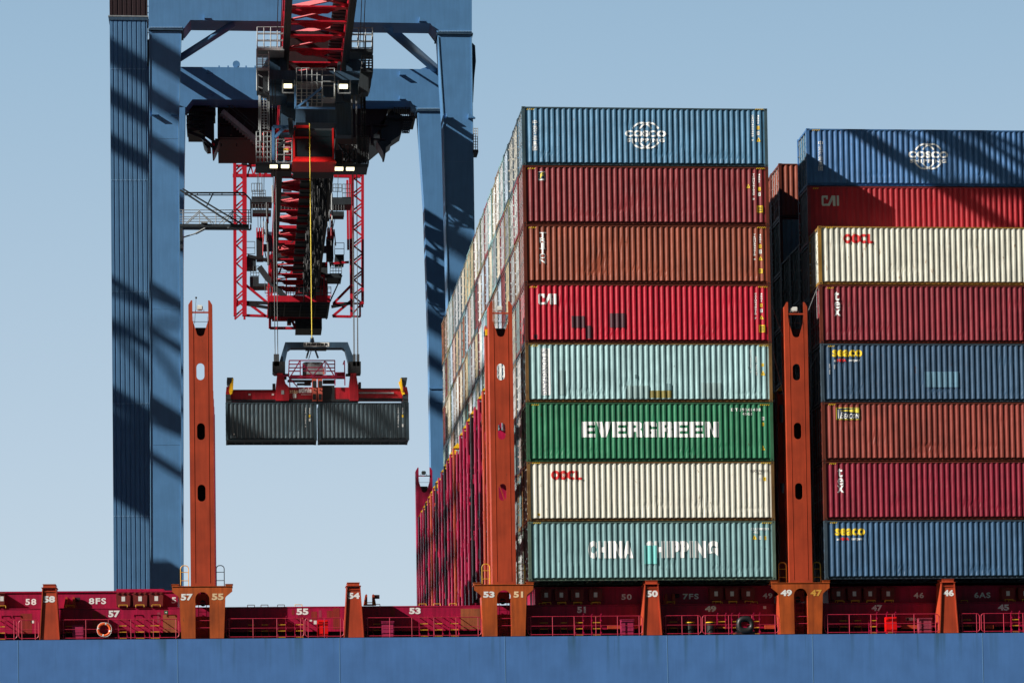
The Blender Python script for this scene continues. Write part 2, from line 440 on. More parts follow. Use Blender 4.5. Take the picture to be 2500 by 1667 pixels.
m_ = Mark(YC, off=0.012); m_.shape(([(0,.35),(.5,.35),(.5,0),(1,.5),(.5,1),(.5,.65),(0,.65)],[(0,1,5,6),(2,3,4)]), (403,1491.5,408,1496.5)); m_.build('exit_arrow', 'sign', ship)
m_ = Mark(YC, off=0.012); m_.rect((1863,1478.5,1870.5,1485.5)); m_.build('small_sign', 'sign', ship)

# ------------------------------------------------------------------ hatch covers
def hatch(px0, px1, ytop, ybot, label, texts, bins, Y=1.62, raised=None):
    a, b = P(px0, (ytop+ybot)/2, Y).x, P(px1, (ytop+ybot)/2, Y).x
    z1 = P((px0+px1)/2, ytop, Y).z; z0 = zt + 0.004
    h = thing('hatch_cover', ((a+b)/2, Y, z0), label, 'hatch cover', 'hatch covers on the coaming')
    mb = MB(); mb.box(a, b, Y, Y + 14, z0, z1); mb.build('cover_panel', 'crimson', h)
    mb = MB(); mb.box(a, b, Y - 0.05, Y, z1 - 0.05, z1 + 0.02); mb.build('edge_strip', 'crimson', h)
    if raised:
        mb = MB(); mb.prism(W2(raised, Y + 0.4), Y + 0.4, Y + 3); mb.build('raised_plinth', 'crimson', h)
    for tx, r_ in texts: Mark(Y, off=0.008).text(tx, r_, 0.03, space=1.15).build('lettering', 'white', h)
    for (x0, y0, x1, y1) in bins:
        mb = MB()
        q0, q1 = P(x0, y0, Y - 0.42), P(x1, y1, Y - 0.42)
        w = q1.x - q0.x
        mb.prism([(q0.x + 0.03, q1.z), (q1.x - 0.03, q1.z), (q1.x, q0.z), (q0.x, q0.z)], Y - 0.42, Y - 0.004)
        for u in (0.15, 0.5, 0.85): mb.box(q0.x + w*u - 0.05, q0.x + w*u + 0.05, Y - 0.47, Y - 0.38, q0.z - 0.04, q0.z + 0.04)
        o = mb.build('storage_bin', 'boxred', h)
        m_ = Mark(Y - 0.42, off=0.006); cx_ = (x0 + x1) / 2; m_.rect((cx_ - 4.3, y0 + 8, cx_ + 4.3, y0 + 19.5))
        l = m_.build('bin_label', 'sign', h)
        mb = MB(); xx = (q0.x + q1.x)/2
        mb.path([(xx-0.2, Y-0.6, z0), (xx-0.2, Y-0.6, z0+0.1), (xx+0.2, Y-0.6, z0+0.1), (xx+0.2, Y-0.6, z0)], 0.018); mb.build('step_handle', 'yellow', h)
    return h
hatch(-420, 434, 1444.5, 1485, 'crimson hatch cover at left behind the pillar numbered 58, three dark red bins on it',
      [('58',(62,1460.8,88.5,1476)), ('8FS',(217,1459,259,1474)), ('5',(419,1457,430,1472))],
      [(-38,1447,-8,1479),(-3,1447,12,1479),(283,1447.5,319,1479),(324,1447,360,1479),(364,1446.5,399,1479)], raised=[(281,1447),(406,1447),(400,1437),(285,1437)])
hatch(1306, 1890, 1432, 1473, 'dark crimson hatch cover in shade under the tall container block',
      [('50',(1517,1449.3,1542.3,1463.3)), ('7FS',(1666.7,1448.5,1706,1462)), ('49',(1862,1447,1886,1460))],
      [(1320,1438,1347,1466),(1354,1438,1387,1466),(1393,1438,1426,1466),(1437,1437.5,1471,1466),(1731.5,1435,1765,1463),(1770.5,1435,1804,1463),(1809.5,1435,1844,1463)])
hatch(2022, 2700, 1430, 1471, 'dark crimson hatch cover in shade under the right container block',
      [('46',(2230.6,1445.7,2255.5,1459.5)), ('6AS',(2378.5,1445,2418,1459))],
      [(2030,1435,2064,1464),(2069,1435,2103,1464),(2108,1435,2141,1464),(2152,1435,2185,1464),(2444,1434,2478,1463),(2486,1434,2520,1463)])

# bracket with drum on the hatch cover / coaming
def bracket(px, pyb, s, Y, label):
    q = P(px, pyb, Y)
    h = thing('lashing_bracket', q, label, 'bracket', 'twin plate brackets')
    for dx in (-0.17, 0.17):
        mb = MB(); x = q.x + dx; mb.prism([(x-0.14 if dx<0 else x-0.05, q.z), (x+0.05 if dx<0 else x+0.14, q.z), (x+0.05, q.z+0.5), (x, q.z+0.55), (x-0.05, q.z+0.5)], Y, Y + 0.3)
        mb.build('side_plate', 'bridge', h)
    mb = MB(); mb.box(q.x-0.3, q.x+0.3, Y-0.02, Y+0.32, q.z, q.z+0.05); mb.build('base_plate', 'bridge', h)
    mb = MB(); mb.tube((q.x+0.2, Y+0.15, q.z+0.42), (q.x+0.48, Y+0.15, q.z+0.42), 0.1, 10); mb.build('drum', 'maroon', h)
    mb = MB(); mb.path([(q.x-0.18, Y-0.1, q.z), (q.x-0.18, Y-0.1, q.z+0.12), (q.x+0.2, Y-0.1, q.z+0.12), (q.x+0.2, Y-0.1, q.z)], 0.02); mb.build('step_handle', 'yellow', h)
bracket(171, 1483, 1, 1.35, 'orange twin plate bracket left of the 8FS marking on the hatch cover')
bracket(903, 1476.5, 1, 1.35, 'orange twin plate bracket on the coaming right of the pillar numbered 54')
bracket(1636, 1474, 1, 1.35, 'shaded twin plate bracket behind the pillar numbered 50')

# ------------------------------------------------------------------ support pillars between bays
def pedestal(px, num, rect, label):
    q = P(px, 1440, 0); x = q.x
    h = thing('support_pillar', (x, 0, ZD), label, 'pillar', 'numbered support pillars')
    zc = -0.02
    tw, bw = 0.29, 0.44
    mb = MB(); mb.prism([(x-bw, ZD+0.035), (x+bw, ZD+0.035), (x+tw, zc-0.25), (x-tw, zc-0.25)], 0.06, 0.09); mb.build('web_plate', 'bridge', h)
    for s_ in (-1, 1):
        mb = MB(); mb.prism([(x+s_*bw, ZD+0.035), (x+s_*(bw+0.045), ZD+0.035), (x+s_*(tw+0.045), zc-0.18), (x+s_*tw, zc-0.18)], 0.0, 1.0); mb.build('side_flange', 'bridge', h)
    mb = MB(); mb.box(x-tw-0.08, x+tw+0.08, -0.02, 1.02, zc-0.18, zc-0.15); mb.box(x-tw, x+tw, 0.02, 1.0, zc-0.15, zc-0.02)
    mb.box(x-tw-0.02, x+tw+0.02, 0.0, 1.0, zc-0.02, zc+0.005); mb.box(x-tw, x+tw, 0.03, 0.9, zc-0.37, zc-0.34); mb.build('cap', 'bridge', h)
    Mark(0.06, off=0.008).text(num, rect, 0.05).build('lettering', 'white', h)
pedestal(120, '58', (105.6,1454,134.4,1470), 'orange tapered support pillar numbered 58')
pedestal(863, '54', (850,1446,878,1461), 'orange tapered support pillar numbered 54')
pedestal(1591, '50', (1578.5,1440.6,1606,1456.7), 'orange tapered support pillar numbered 50')
pedestal(2315, '46', (2302.7,1438.8,2328.7,1454.5), 'orange tapered support pillar numbered 46')

# ------------------------------------------------------------------ lashing bridges
def slot(cx_, cz_, w, hh, n=8):
    r_ = w / 2; o = []
    for i in range(n + 1): t = math.pi * i / n; o.append((cx_ + r_*math.cos(t), cz_ + hh/2 - r_ + r_*math.sin(t)))
    for i in range(n + 1): t = math.pi + math.pi * i / n; o.append((cx_ + r_*math.cos(t), cz_ - hh/2 + r_ + r_*math.sin(t)))
    return o
def fork_poly(xc):
    hw = 0.575; zt_ = 13.7
    L_ = [(-hw, -0.2), (hw, -0.2), (hw, zt_-0.22), (hw-0.13, zt_), (0.38, zt_), (0.38, 12.72), (0.3, 12.5), (0.19, 12.12)]
    arc = [(0.19*math.cos(t), 12.12 - 0.17*math.sin(t)) for t in [math.pi*i/8 for i in range(1, 8)]]
    L_ += arc + [(-0.19, 12.12), (-0.3, 12.5), (-0.38, 12.72), (-0.38, zt_), (-hw+0.13, zt_), (-hw, zt_-0.22)]
    return [(xc + a, b) for a, b in L_]
def fork_post(xc, Y, h, name, mat='bridge', holes=True, facing=1):
    hs = [slot(xc - 0.02, z, 0.38, 0.82) for z in (10.23, 7.32, 4.34)] if holes else []
    mb = MB(); mb.prism(fork_poly(xc), Y, Y + 0.05, holes=hs)
    mb.prism([(xc-0.575, -0.2), (xc-0.555, -0.2), (xc-0.555, 13.48), (xc-0.575, 13.48)], Y + 0.05, Y + 0.9)
    mb.prism([(xc+0.555, -0.2), (xc+0.575, -0.2), (xc+0.575, 13.48), (xc+0.555, 13.48)], Y + 0.05, Y + 0.9)
    mb.box(xc-0.36, xc-0.345, Y-0.012, Y, 0, 12.9); mb.box(xc+0.345, xc+0.36, Y-0.012, Y, 0, 12.9)
    p_ = mb.build(name, mat, h)
    mb = MB(); mb.box(xc-0.38, xc+0.38, Y+0.01, Y+0.08, 13.08, 13.15); mb.build('crossbar', mat, h)
    mb = MB(); mb.tube((xc-0.36, Y+0.04, 12.66), (xc+0.36, Y+0.04, 12.66), 0.012); mb.box(xc-0.25, xc+0.25, Y+0.3, Y+0.8, 12.0, 12.42); mb.build('inner_platform', 'maroon', h)
def floodlight(h, x, Y, z, white=True):
    mb = MB(); mb.box(x-0.15, x+0.15, Y-0.15, Y+0.1, z, z+0.24); mb.tube((x-0.2, Y, z+0.05), (x-0.2, Y, z-0.12), 0.015); mb.tube((x+0.2, Y, z+0.05), (x+0.2, Y, z-0.12), 0.015)
    o = mb.build('floodlight', 'lampwhite' if white else 'darksteel', h)
    bm = bmesh.new(); bm.from_mesh(o.data); bmesh.ops.bevel(bm, geom=bm.edges[:12], offset=0.04, segments=2, affect='EDGES'); bm.to_mesh(o.data); bm.free()
def loop_rail(h, x0, x1, Y, z0, z1, mat='yellow', name='hoop_rail'):
    r_ = min(0.16, (x1-x0)/2 - 0.01); pts = [(x0, Y, z0), (x0, Y, z1 - r_)]
    pts += [(x0 + r_ - r_*math.cos(t), Y, z1 - r_ + r_*math.sin(t)) for t in [math.pi/2*i/4 for i in range(1, 5)]]
    pts += [(x1 - r_ + r_*math.sin(t), Y, z1 - r_ + r_*math.cos(t)) for t in [math.pi/2*i/4 for i in range(0, 5)]]
    pts += [(x1, Y, z0)]
    mb = MB(); mb.path(pts, 0.024); n = 2
    for i in range(n): zz = z0 + (z1 - z0) * (0.28 + 0.4 * i); mb.tube((x0, Y, zz), (x1, Y, zz), 0.018)
    mb.build(name, mat, h)
def bridge(xc, label, nums, posts, hoops=('yellow', 'yellow'), antenna=False, rust='bridge_rusty'):
    h = thing('lashing_bridge', (xc, 0, ZD), label, 'lashing bridge', 'lashing bridges between the container bays')
    hw = 1.46; z1 = -0.12
    arch = [(xc + 0.34*math.cos(t), -0.78 + 0.34*math.sin(t)) for t in [math.pi*i/12 for i in range(13)]]
    poly = [(xc-1.02, ZD+0.035), (xc-0.34, ZD+0.035)] + arch[::-1] + [(xc+0.34, ZD+0.035), (xc+1.02, ZD+0.035), (xc+1.10, -0.75), (xc+1.14, -0.66), (xc+hw-0.02, -0.42), (xc+hw-0.02, z1-0.06), (xc-hw+0.02, z1-0.06), (xc-hw+0.02, -0.42), (xc-1.14, -0.66), (xc-1.10, -0.75)]
    mb = MB(); mb.prism(poly, 0.0, 0.06); mb.build('portal_plate', rust, h)
    mb = MB()
    for s_ in (-1, 1):
        mb.prism([(xc+s_*1.02, ZD+0.035), (xc+s_*0.98, ZD+0.035), (xc+s_*1.06, -0.75), (xc+s_*1.10, -0.75)], 0.06, 0.9)
        mb.prism([(xc+s_*0.34, ZD+0.035), (xc+s_*0.37, ZD+0.035), (xc+s_*0.37, -0.8), (xc+s_*0.34, -0.8)], 0.06, 0.9)
    mb.build('portal_side', 'bridge', h)
    mb = MB(); mb.box(xc-hw, xc+hw, -0.03, 0.95, z1-0.06, z1-0.03); mb.build('top_plate', rust, h)
    for s_ in (-1, 1):
        mb = MB(); a = xc + s_*(hw-0.17); mb.box(a-0.16, a+0.16, 0.02, 0.6, z1-0.03, z1+0.07); mb.box(a-0.19, a+0.19, 0.0, 0.62, z1+0.045, z1+0.065); mb.build('container_foot', rust, h)
    mb = MB(); mb.box(xc-0.36, xc+0.36, 0.92, 0.95, ZD+0.03, -1.55); mb.box(xc-0.36, xc+0.36, 0.92, 0.95, -1.0, -0.45)
    mb.build('rear_plate', 'bridge', h)
    mb = MB(); mb.tube((xc+0.02, 0.9, -0.9), (xc+0.02, 0.97, -0.9), 0.15, 14); mb.build('round_port', 'black', h)
    mb = MB()
    for s_ in (-0.19, 0.19): mb.tube((xc+s_, 0.5, ZD+0.03), (xc+s_, 0.5, -0.6), 0.018)
    for i in range(8): mb.tube((xc-0.19, 0.5, ZD+0.25+0.22*i), (xc+0.19, 0.5, ZD+0.25+0.22*i), 0.014)
    mb.build('rung_ladder', 'crimson', h)
    mb = MB(); mb.tube((xc-0.34, 0.1, ZD+0.55), (xc+0.34, 0.1, ZD+0.55), 0.02); mb.tube((xc-0.34, 0.1, ZD+0.9), (xc+0.34, 0.1, ZD+0.9), 0.02); mb.build('gap_rail', 'rail', h)
    fork_post(xc + 0.03, 0.0, h, 'front_post')
    if posts == 'full': floodlight(h, xc + 0.0, 0.2, 13.24)
    else: floodlight(h, xc + 0.0, 0.2, 13.24)
    for (tx, r_, mt) in nums: Mark(0.0, off=0.008).text(tx, r_, 0.045).build('lettering', mt, h)
    loop_rail(h, xc-1.03, xc-0.65, 0.25, z1-0.03, z1+0.98, hoops[0])
    loop_rail(h, xc+0.68, xc+1.06, 0.25, z1-0.03, z1+0.98, hoops[1])
    if antenna:
        mb = MB(); mb.tube((xc-0.25, 0.2, 12.6), (xc-0.17, 0.2, 13.85), 0.012); mb.tube((xc-0.17, 0.2, 13.82), (xc-0.17, 0.2, 13.9), 0.045, 8); mb.build('antenna', 'black', h)
    if posts != 'full':
        mb = MB(); mb.box(xc-0.54, xc+0.58, 0.86, 0.9, -0.1, 9.2); mb.build('column_back', 'maroon', h)
    n = 22 if posts == 'full' else posts
    for k in range(1, n + 1):
        Y = k * RP + 0.05; tall = 9.72
        if k == 8: tall = 9.2
        mb = MB(); x0, x1 = (xc - 0.69, xc + 0.70) if posts == 'full' else (xc - 0.5, xc + 0.6)
        mb.box(x0, x0 + 0.07, Y, Y + 0.62, -0.15, tall); mb.box(x1 - 0.07, x1, Y, Y + 0.62, -0.15, tall)
        z = -0.15
        while z < tall - 0.4:      # web plate with openings
            hgt = random.uniform(1.2, 3.6); xw = random.choice((x1 - 0.07, x1 - 0.07, x0 + 0.6))
            mb.box(x0 + 0.07, xw, Y + 0.05, Y + 0.09, z, min(z + hgt, tall - 0.15)); z += hgt + random.choice((0.0, 0.5, 0.9))
        mb.bar((x0 + 0.07, Y + 0.03, random.uniform(1, 5)), (x1 - 0.07, Y + 0.03, random.uniform(3, 8)), 0.05)
        mb.bar((x0 + 0.07, Y + 0.03, random.uniform(5, 8)), (x1 - 0.07, Y + 0.03, random.uniform(2, 5)), 0.05)
        mb.box(x0 + 0.3, x0 + 0.36, Y - 0.04, Y + 0.05, -0.15, tall - 0.2)
        z = 0.8
        while z < tall - 1:   # lashing plates
            mb.box(x0 - 0.02, x0, Y + 0.1, Y + 0.5, z, z + 0.5)
            z += random.uniform(1.6, 2.6)
        p_ = mb.build('inner_post', 'bridge' if k in (1, 9, 17) else 'maroon' if k in (4, 12, 15, 19) else 'crimson2', h)
        if k not in (3, 8, 14):
            mb = MB(); mb.prism([(x0-0.02, tall+0.004), (x0+0.38, tall+0.004), (x0+0.38, tall+0.2), (x0+0.24, tall+0.3)], Y - 0.02, Y + 0.64)
            c_ = mb.build('yellow_cap', 'capyellow', h)
    if posts == 'full':
        mb = MB(); mb.box(xc-0.64, xc-0.57, 1.1, 1.7, -0.1, 12.7); mb.box(xc-0.57, xc-0.3, 1.1, 1.16, -0.1, 12.6); mb.build('inner_post', 'bridge', h)
        for dx in (-0.64, 0.2):
            mb = MB(); mb.prism([(xc+dx, 12.2), (xc+dx+0.34, 12.2), (xc+dx+0.34, 12.42), (xc+dx+0.2, 12.52), (xc+dx, 12.5)], 1.0, 1.7); mb.build('yellow_cap', 'capyellow', h)
        mb = MB()
        for z in (2.9, 5.9, 8.8): mb.box(xc - 0.5, xc + 0.45, 1.0, 58, z - 0.1, z - 0.04)
        mb.build('inner_walkway', 'maroon', h)
        mb = MB()
        for z in (2.9, 5.9):
            for dz in (0.5, 1.0): mb.tube((xc - 0.58, 1.0, z + dz), (xc - 0.58, 58, z + dz), 0.02)
        mb.build('walkway_rail', 'crimson', h)
        fork_post(xc + 0.03, 60.2, h, 'rear_post', 'crimson2', True)
        floodlight(h, xc, 60.2, 13.2, False)
    return h
P57, P53, P49 = -15.79, -1.22, 13.39
bridge(P57 - 14.6, 'orange lashing bridge tower outside the left picture edge', [], 2)
bridge(P57, 'orange lashing bridge tower numbered 57 and 55, standing alone at left with a thin antenna', [('57',(441.3,1448.8,470.7,1465),'white'),('55',(517,1448,546,1464),'worn')], 4, ('yellow','galv'), True)
bridge(P53, 'orange lashing bridge tower numbered 53 and 51, a long row of crimson posts behind it', [('53',(1179.6,1443,1207.3,1458),'white'),('51',(1253.6,1443,1277,1458),'worn')], 'full')
bridge(P49, 'orange lashing bridge tower numbered 49 and 47, in the dark gap between the container blocks', [('49',(1905.8,1438.8,1933.5,1454.5),'white'),('47',(1978.5,1438.8,2007,1454.5),'gold')], 3, rust='bridge_rusty')

# ------------------------------------------------------------------ deck edge: rails, ladders, lockers and fittings
def ztop(px, py, Y): return P(px, py, Y).z
RAILS = [(-60,42),(46,94),(147,437),(552,742),(745,839),(890,1175),(1288.7,1568),(1618.5,1712),(1715,1900),(2013.6,2292),(2342,2392),(2396,2600)]
RLAB = ['crimson guard rail at the far left end of the deck edge', 'short crimson guard rail left of the pillar numbered 58', 'long crimson guard rail right of the pillar numbered 58, holding the lifebuoy',
        'crimson guard rail right of the bridge leg numbered 55', 'short crimson guard rail in front of the bright red cabinet near pillar 54', 'crimson guard rail between the pillar 54 and the bridge leg 53',
        'crimson guard rail between the bridge leg 51 and the pillar 50', 'short crimson guard rail right of pillar 50 with a black bollard behind', 'crimson guard rail in front of the black mooring chock',
        'long crimson guard rail between the bridge leg 47 and the pillar 46', 'shortest crimson guard rail right of the pillar 46', 'crimson guard rail at the far right end of the deck edge']
YR = 0.12
for (a, b), lab in zip(RAILS, RLAB):
    xa, xb = P(a, 1530, YR).x, P(b, 1530, YR).x; z0, z1 = ZD + 0.10, ZD + 0.98
    h = thing('guard_rail', ((xa+xb)/2, YR, ZD), lab, 'guard rail', 'crimson guard rails along the deck edge')
    r_ = 0.14; pts = []
    for cx_, cz_, t0 in ((xa+r_, z1-r_, 180), (xb-r_, z1-r_, 90), (xb-r_, z0+r_, 0), (xa+r_, z0+r_, -90)):
        for i in range(5): t = R(t0 - 22.5*i); pts.append((cx_ + r_*math.cos(t), YR, cz_ + r_*math.sin(t)))
    mb = MB(); mb.path(pts, 0.022, closed=True); mb.build('frame_tube', 'rail', h)
    mb = MB(); mb.tube((xa, YR, (z0+z1)/2 - 0.02), (xb, YR, (z0+z1)/2 - 0.02), 0.015); mb.build('middle_tube', 'rail', h)
    n = max(1, round((xb-xa)/1.17))
    for i in range(n + 1):
        x = xa + 0.15 + (xb-xa-0.3)*i/n; mb = MB(); mb.tube((x, YR, ZD), (x, YR, z1), 0.02); mb.build('stanchion', 'rail', h)
LAD = [(-6,14,1),(157,182,1),(287,311,1),(327,354,1),(363,391,1),(603,624,1),(636,657,1),(675,699,1),(718,742,1),(909,933,1),(1022,1047,1),(1057,1082,1),(1096,1121,1),(1316,1340,1),(1367,1387,1),(1402,1425,1),(1443,1468,1),
       (1631,1656,1),(1750,1773,1),(1785,1806,1),(1838,1856,1),(2048,2072,1),(2083,2105,1),(2120,2142,1),(2164,2187,1),(2350,2375,1),(2468,2490,1)]
LDESC = ['cut by the left picture edge', 'half behind the magenta locker right of pillar 58', 'right of the lifebuoy, first of three', 'middle of three right of the lifebuoy', 'last of three right of the lifebuoy',
  'first of four in shade right of leg 55', 'second of four right of leg 55', 'third of four right of leg 55', 'last of four right of leg 55, in sun', 'half behind the magenta locker right of pillar 54',
  'first of three left of leg 53', 'middle of three left of leg 53', 'last of three left of leg 53', 'first of four right of leg 51', 'second of four right of leg 51', 'third of four right of leg 51', 'last of four right of leg 51',
  'just right of pillar 50', 'left of the black mooring chock', 'closest on the left to the black mooring chock', 'half hidden behind the black mooring chock', 'first of four right of leg 47', 'second of four right of leg 47', 'third of four right of leg 47', 'behind the red cabinet right of leg 47',
  'just right of pillar 46', 'near the right picture edge']
for (a, b, lit), lab in zip(LAD, LDESC):
    Y = 0.85; xa, xb = P(a, 1530, Y).x, P(b, 1530, Y).x
    h = thing('coaming_ladder', ((xa+xb)/2, Y, ZD), 'short crimson ladder with yellow rungs, ' + lab, 'ladder', 'short ladders up the hatch coaming')
    for x in (xa + 0.03, xb - 0.03):
        mb = MB(); mb.box(x-0.012, x+0.012, Y, Y+0.12, ZD+0.03, -1.62); mb.bar((x, Y+0.06, -1.66), (x, YC, -1.6), 0.03); mb.bar((x, Y+0.06, -2.3), (x, YC, -2.25), 0.03)
        for i in range(4): mb.box(x+0.012, x+0.05, Y-0.02, Y+0.02, ZD+0.2+0.3*i, ZD+0.27+0.3*i)
        mb.build('stile', 'crimson2', h)
    for i in range(4):
        mb = MB(); z = ZD + 0.12 + 0.3*i; mb.box(xa+0.02, xb-0.02, Y+0.02, Y+0.06, z, z+0.035); mb.build('rung', 'yellow', h)
    mb = MB(); xm = (xa+xb)/2
    mb.path([(xm-0.17, YC+0.1, zt-0.01), (xm-0.17, YC+0.1, zt+0.1), (xm+0.17, YC+0.1, zt+0.1), (xm+0.17, YC+0.1, zt-0.01)], 0.018); mb.build('hand_grip', 'yellow', h)
def cabinet(px0, py0, px1, py1, mat, name, label, cat, legs=False):
    Y = 0.3; q0, q1 = P(px0, py0, Y), P(px1, py1, Y)
    h = thing(name, ((q0.x+q1.x)/2, Y, ZD), label, cat)
    zb_ = ZD + 0.16 if legs else ZD + 0.03
    mb = MB(); mb.box(q0.x, q1.x, Y, Y+0.4, zb_, q0.z)
    if not legs: mb.box(q0.x-0.02, q1.x+0.02, Y-0.02, Y+0.42, q0.z, q0.z+0.03)
    mb.build('cabinet_body', mat, h)
    if legs:
        for x in (q0.x+0.06, q1.x-0.06): mb = MB(); mb.box(x-0.03, x+0.03, Y+0.05, Y+0.3, ZD+0.03, zb_); mb.build('leg', mat, h)
        mb = MB(); xm = (q0.x+q1.x)/2; mb.box(xm-0.012, xm+0.012, Y-0.02, Y, zb_+0.04, q0.z-0.04); mb.box(q0.x+0.05, q1.x-0.05, Y-0.03, Y, q0.z-0.1, q0.z-0.05); mb.build('door_strip', mat, h)
    else:
        mb = MB(); mb.box(q0.x+0.04, q1.x-0.04, Y-0.012, Y, (zb_+q0.z)/2+0.02, q0.z-0.04); mb.box(q0.x+0.04, q1.x-0.04, Y-0.012, Y, zb_+0.04, (zb_+q0.z)/2-0.02); mb.build('door_leaf', mat, h)
cabinet(176.5, 1527, 205, 1563, 'magenta', 'deck_locker', 'faded magenta deck locker behind the rail left of the lifebuoy', 'locker')
cabinet(931.5, 1517, 962, 1553, 'magenta', 'deck_locker', 'faded magenta deck locker right of the pillar numbered 54', 'locker')
cabinet(1516.5, 1512.5, 1548, 1549, 'magenta', 'deck_locker', 'faded magenta deck locker left of the pillar numbered 50', 'locker')
cabinet(2243.5, 1509.5, 2276, 1546, 'patchpink', 'deck_locker', 'salmon pink deck locker left of the pillar numbered 46', 'locker')
cabinet(774.5, 1513, 801, 1549, 'firered', 'fire_cabinet', 'bright red cabinet on legs left of the pillar numbered 54', 'cabinet', True)
cabinet(2163.5, 1505, 2190, 1541, 'firered', 'fire_cabinet', 'bright red cabinet on legs right of the bridge leg numbered 47', 'cabinet', True)
# orange sunlit brackets on the deck in the shaded bays
for a, b, l in ((1484,1518,'left'),(1548,1568,'mid'),(1868,1893,'right'),(2202,2242,'x'),(2389,2426,'y')):
    mb = MB(); fbox(mb, a, 1525, b, 1534, 0.75, 0.3); o = mb.build('deck_beam', 'bridge', ship)
# lifebuoy
q = P(254.8, 1536.5, 0.06)
h = thing('lifebuoy', q, 'orange lifebuoy with white bands hung on the crimson guard rail', 'lifebuoy')
def torus(R1, r1, a0, a1, c, n=24, m=10):
    v = []; f = []
    for i in range(n + 1):
        t = R(a0 + (a1-a0)*i/n)
        for j in range(m):
            s_ = 2*math.pi*j/m; rr = R1 + r1*math.cos(s_); v.append((c.x + rr*math.cos(t), c.y + r1*math.sin(s_), c.z + rr*math.sin(t)))
    for i in range(n):
        for j in range(m): f.append((i*m+j, i*m+(j+1)%m, (i+1)*m+(j+1)%m, (i+1)*m+j))
    return v, f
mb = MB(); mb.add(*torus(0.285, 0.065, 0, 360, q)); mb.build('ring', 'orange', h, smooth=True)
for a in (70, 160, 250, 340):
    mb = MB(); mb.add(*torus(0.285, 0.068, a, a+13, q, 4)); mb.build('white_band', 'lampwhite', h, smooth=True)
mb = MB()
for k in range(4):
    pts = []
    for i in range(7):
        t = R(80 + 90*k + 90*i/6); rr = 0.37 + 0.02*math.sin(math.pi*i/6) - 0.03; pts.append((q.x + rr*math.cos(t), q.y-0.07, q.z + rr*math.sin(t)))
    mb.path(pts, 0.009, 4)
mb.build('grab_line', 'sign', h)
for px, lab in ((1684.5, 'black bollard with yellow rim left of the other one, behind the short rail'), (1735, 'black bollard with yellow rim nearer the mooring chock')):
    q = P(px, 1535, 0.7); h = thing('bollard', (q.x, 0.7, ZD), lab, 'bollard', 'black bollards')
    mb = MB(); mb.tube((q.x, 0.7, ZD+0.03), (q.x, 0.7, ZD+0.52), 0.2, 18); mb.tube((q.x, 0.7, ZD+0.52), (q.x, 0.7, ZD+0.66), 0.2, 18, r2=0.23); mb.build('drum', 'black', h)
    mb = MB(); mb.tube((q.x, 0.7, ZD+0.66), (q.x, 0.7, ZD+0.70), 0.245, 18); mb.build('rim', 'capyellow', h)
# mooring chock
q = P(1821, 1527, 0.0); h = thing('mooring_chock', (q.x, 0.0, ZD), 'black oval mooring chock standing on the deck edge by bridge leg 49', 'chock')
N_ = 32; v = []; f = []
for i in range(N_):
    t = 2*math.pi*i/N_; c_, s_ = math.cos(t), math.sin(t)
    def sq(a, b, p): return (abs(c_)**p*a*(1 if c_ > 0 else -1), abs(s_)**p*b*(1 if s_ > 0 else -1))
    o_ = sq(0.44, 0.44, 0.8); i_ = sq(0.20, 0.15, 0.9); md = sq(0.36, 0.36, 0.85); mi_ = sq(0.25, 0.2, 0.9)
    zc = ZD + 0.50
    ring_ = [(o_[0], 0.25, o_[1]), (o_[0], 0.0, o_[1]), (md[0], -0.12, md[1]), (mi_[0], -0.10, mi_[1]+0.02), (i_[0], 0.02, i_[1]+0.02), (i_[0], 0.3, i_[1]+0.02)]
    for a, b, c in ring_: v.append((q.x + a, 0.12 + b, max(zc + c, ZD + 0.03)))
k = 6
for i in range(N_):
    for j in range(k): f.append((i*k+j, i*k+(j+1)%k, ((i+1)%N_)*k+(j+1)%k, ((i+1)%N_)*k+j))
mb = MB(); mb.add(v, f); mb.build('chock_ring', 'black', h, smooth=True)
mb = MB(); mb.box(q.x-0.46, q.x+0.46, 0.1, 0.5, ZD+0.03, ZD+0.2); mb.build('chock_base', 'black', h)

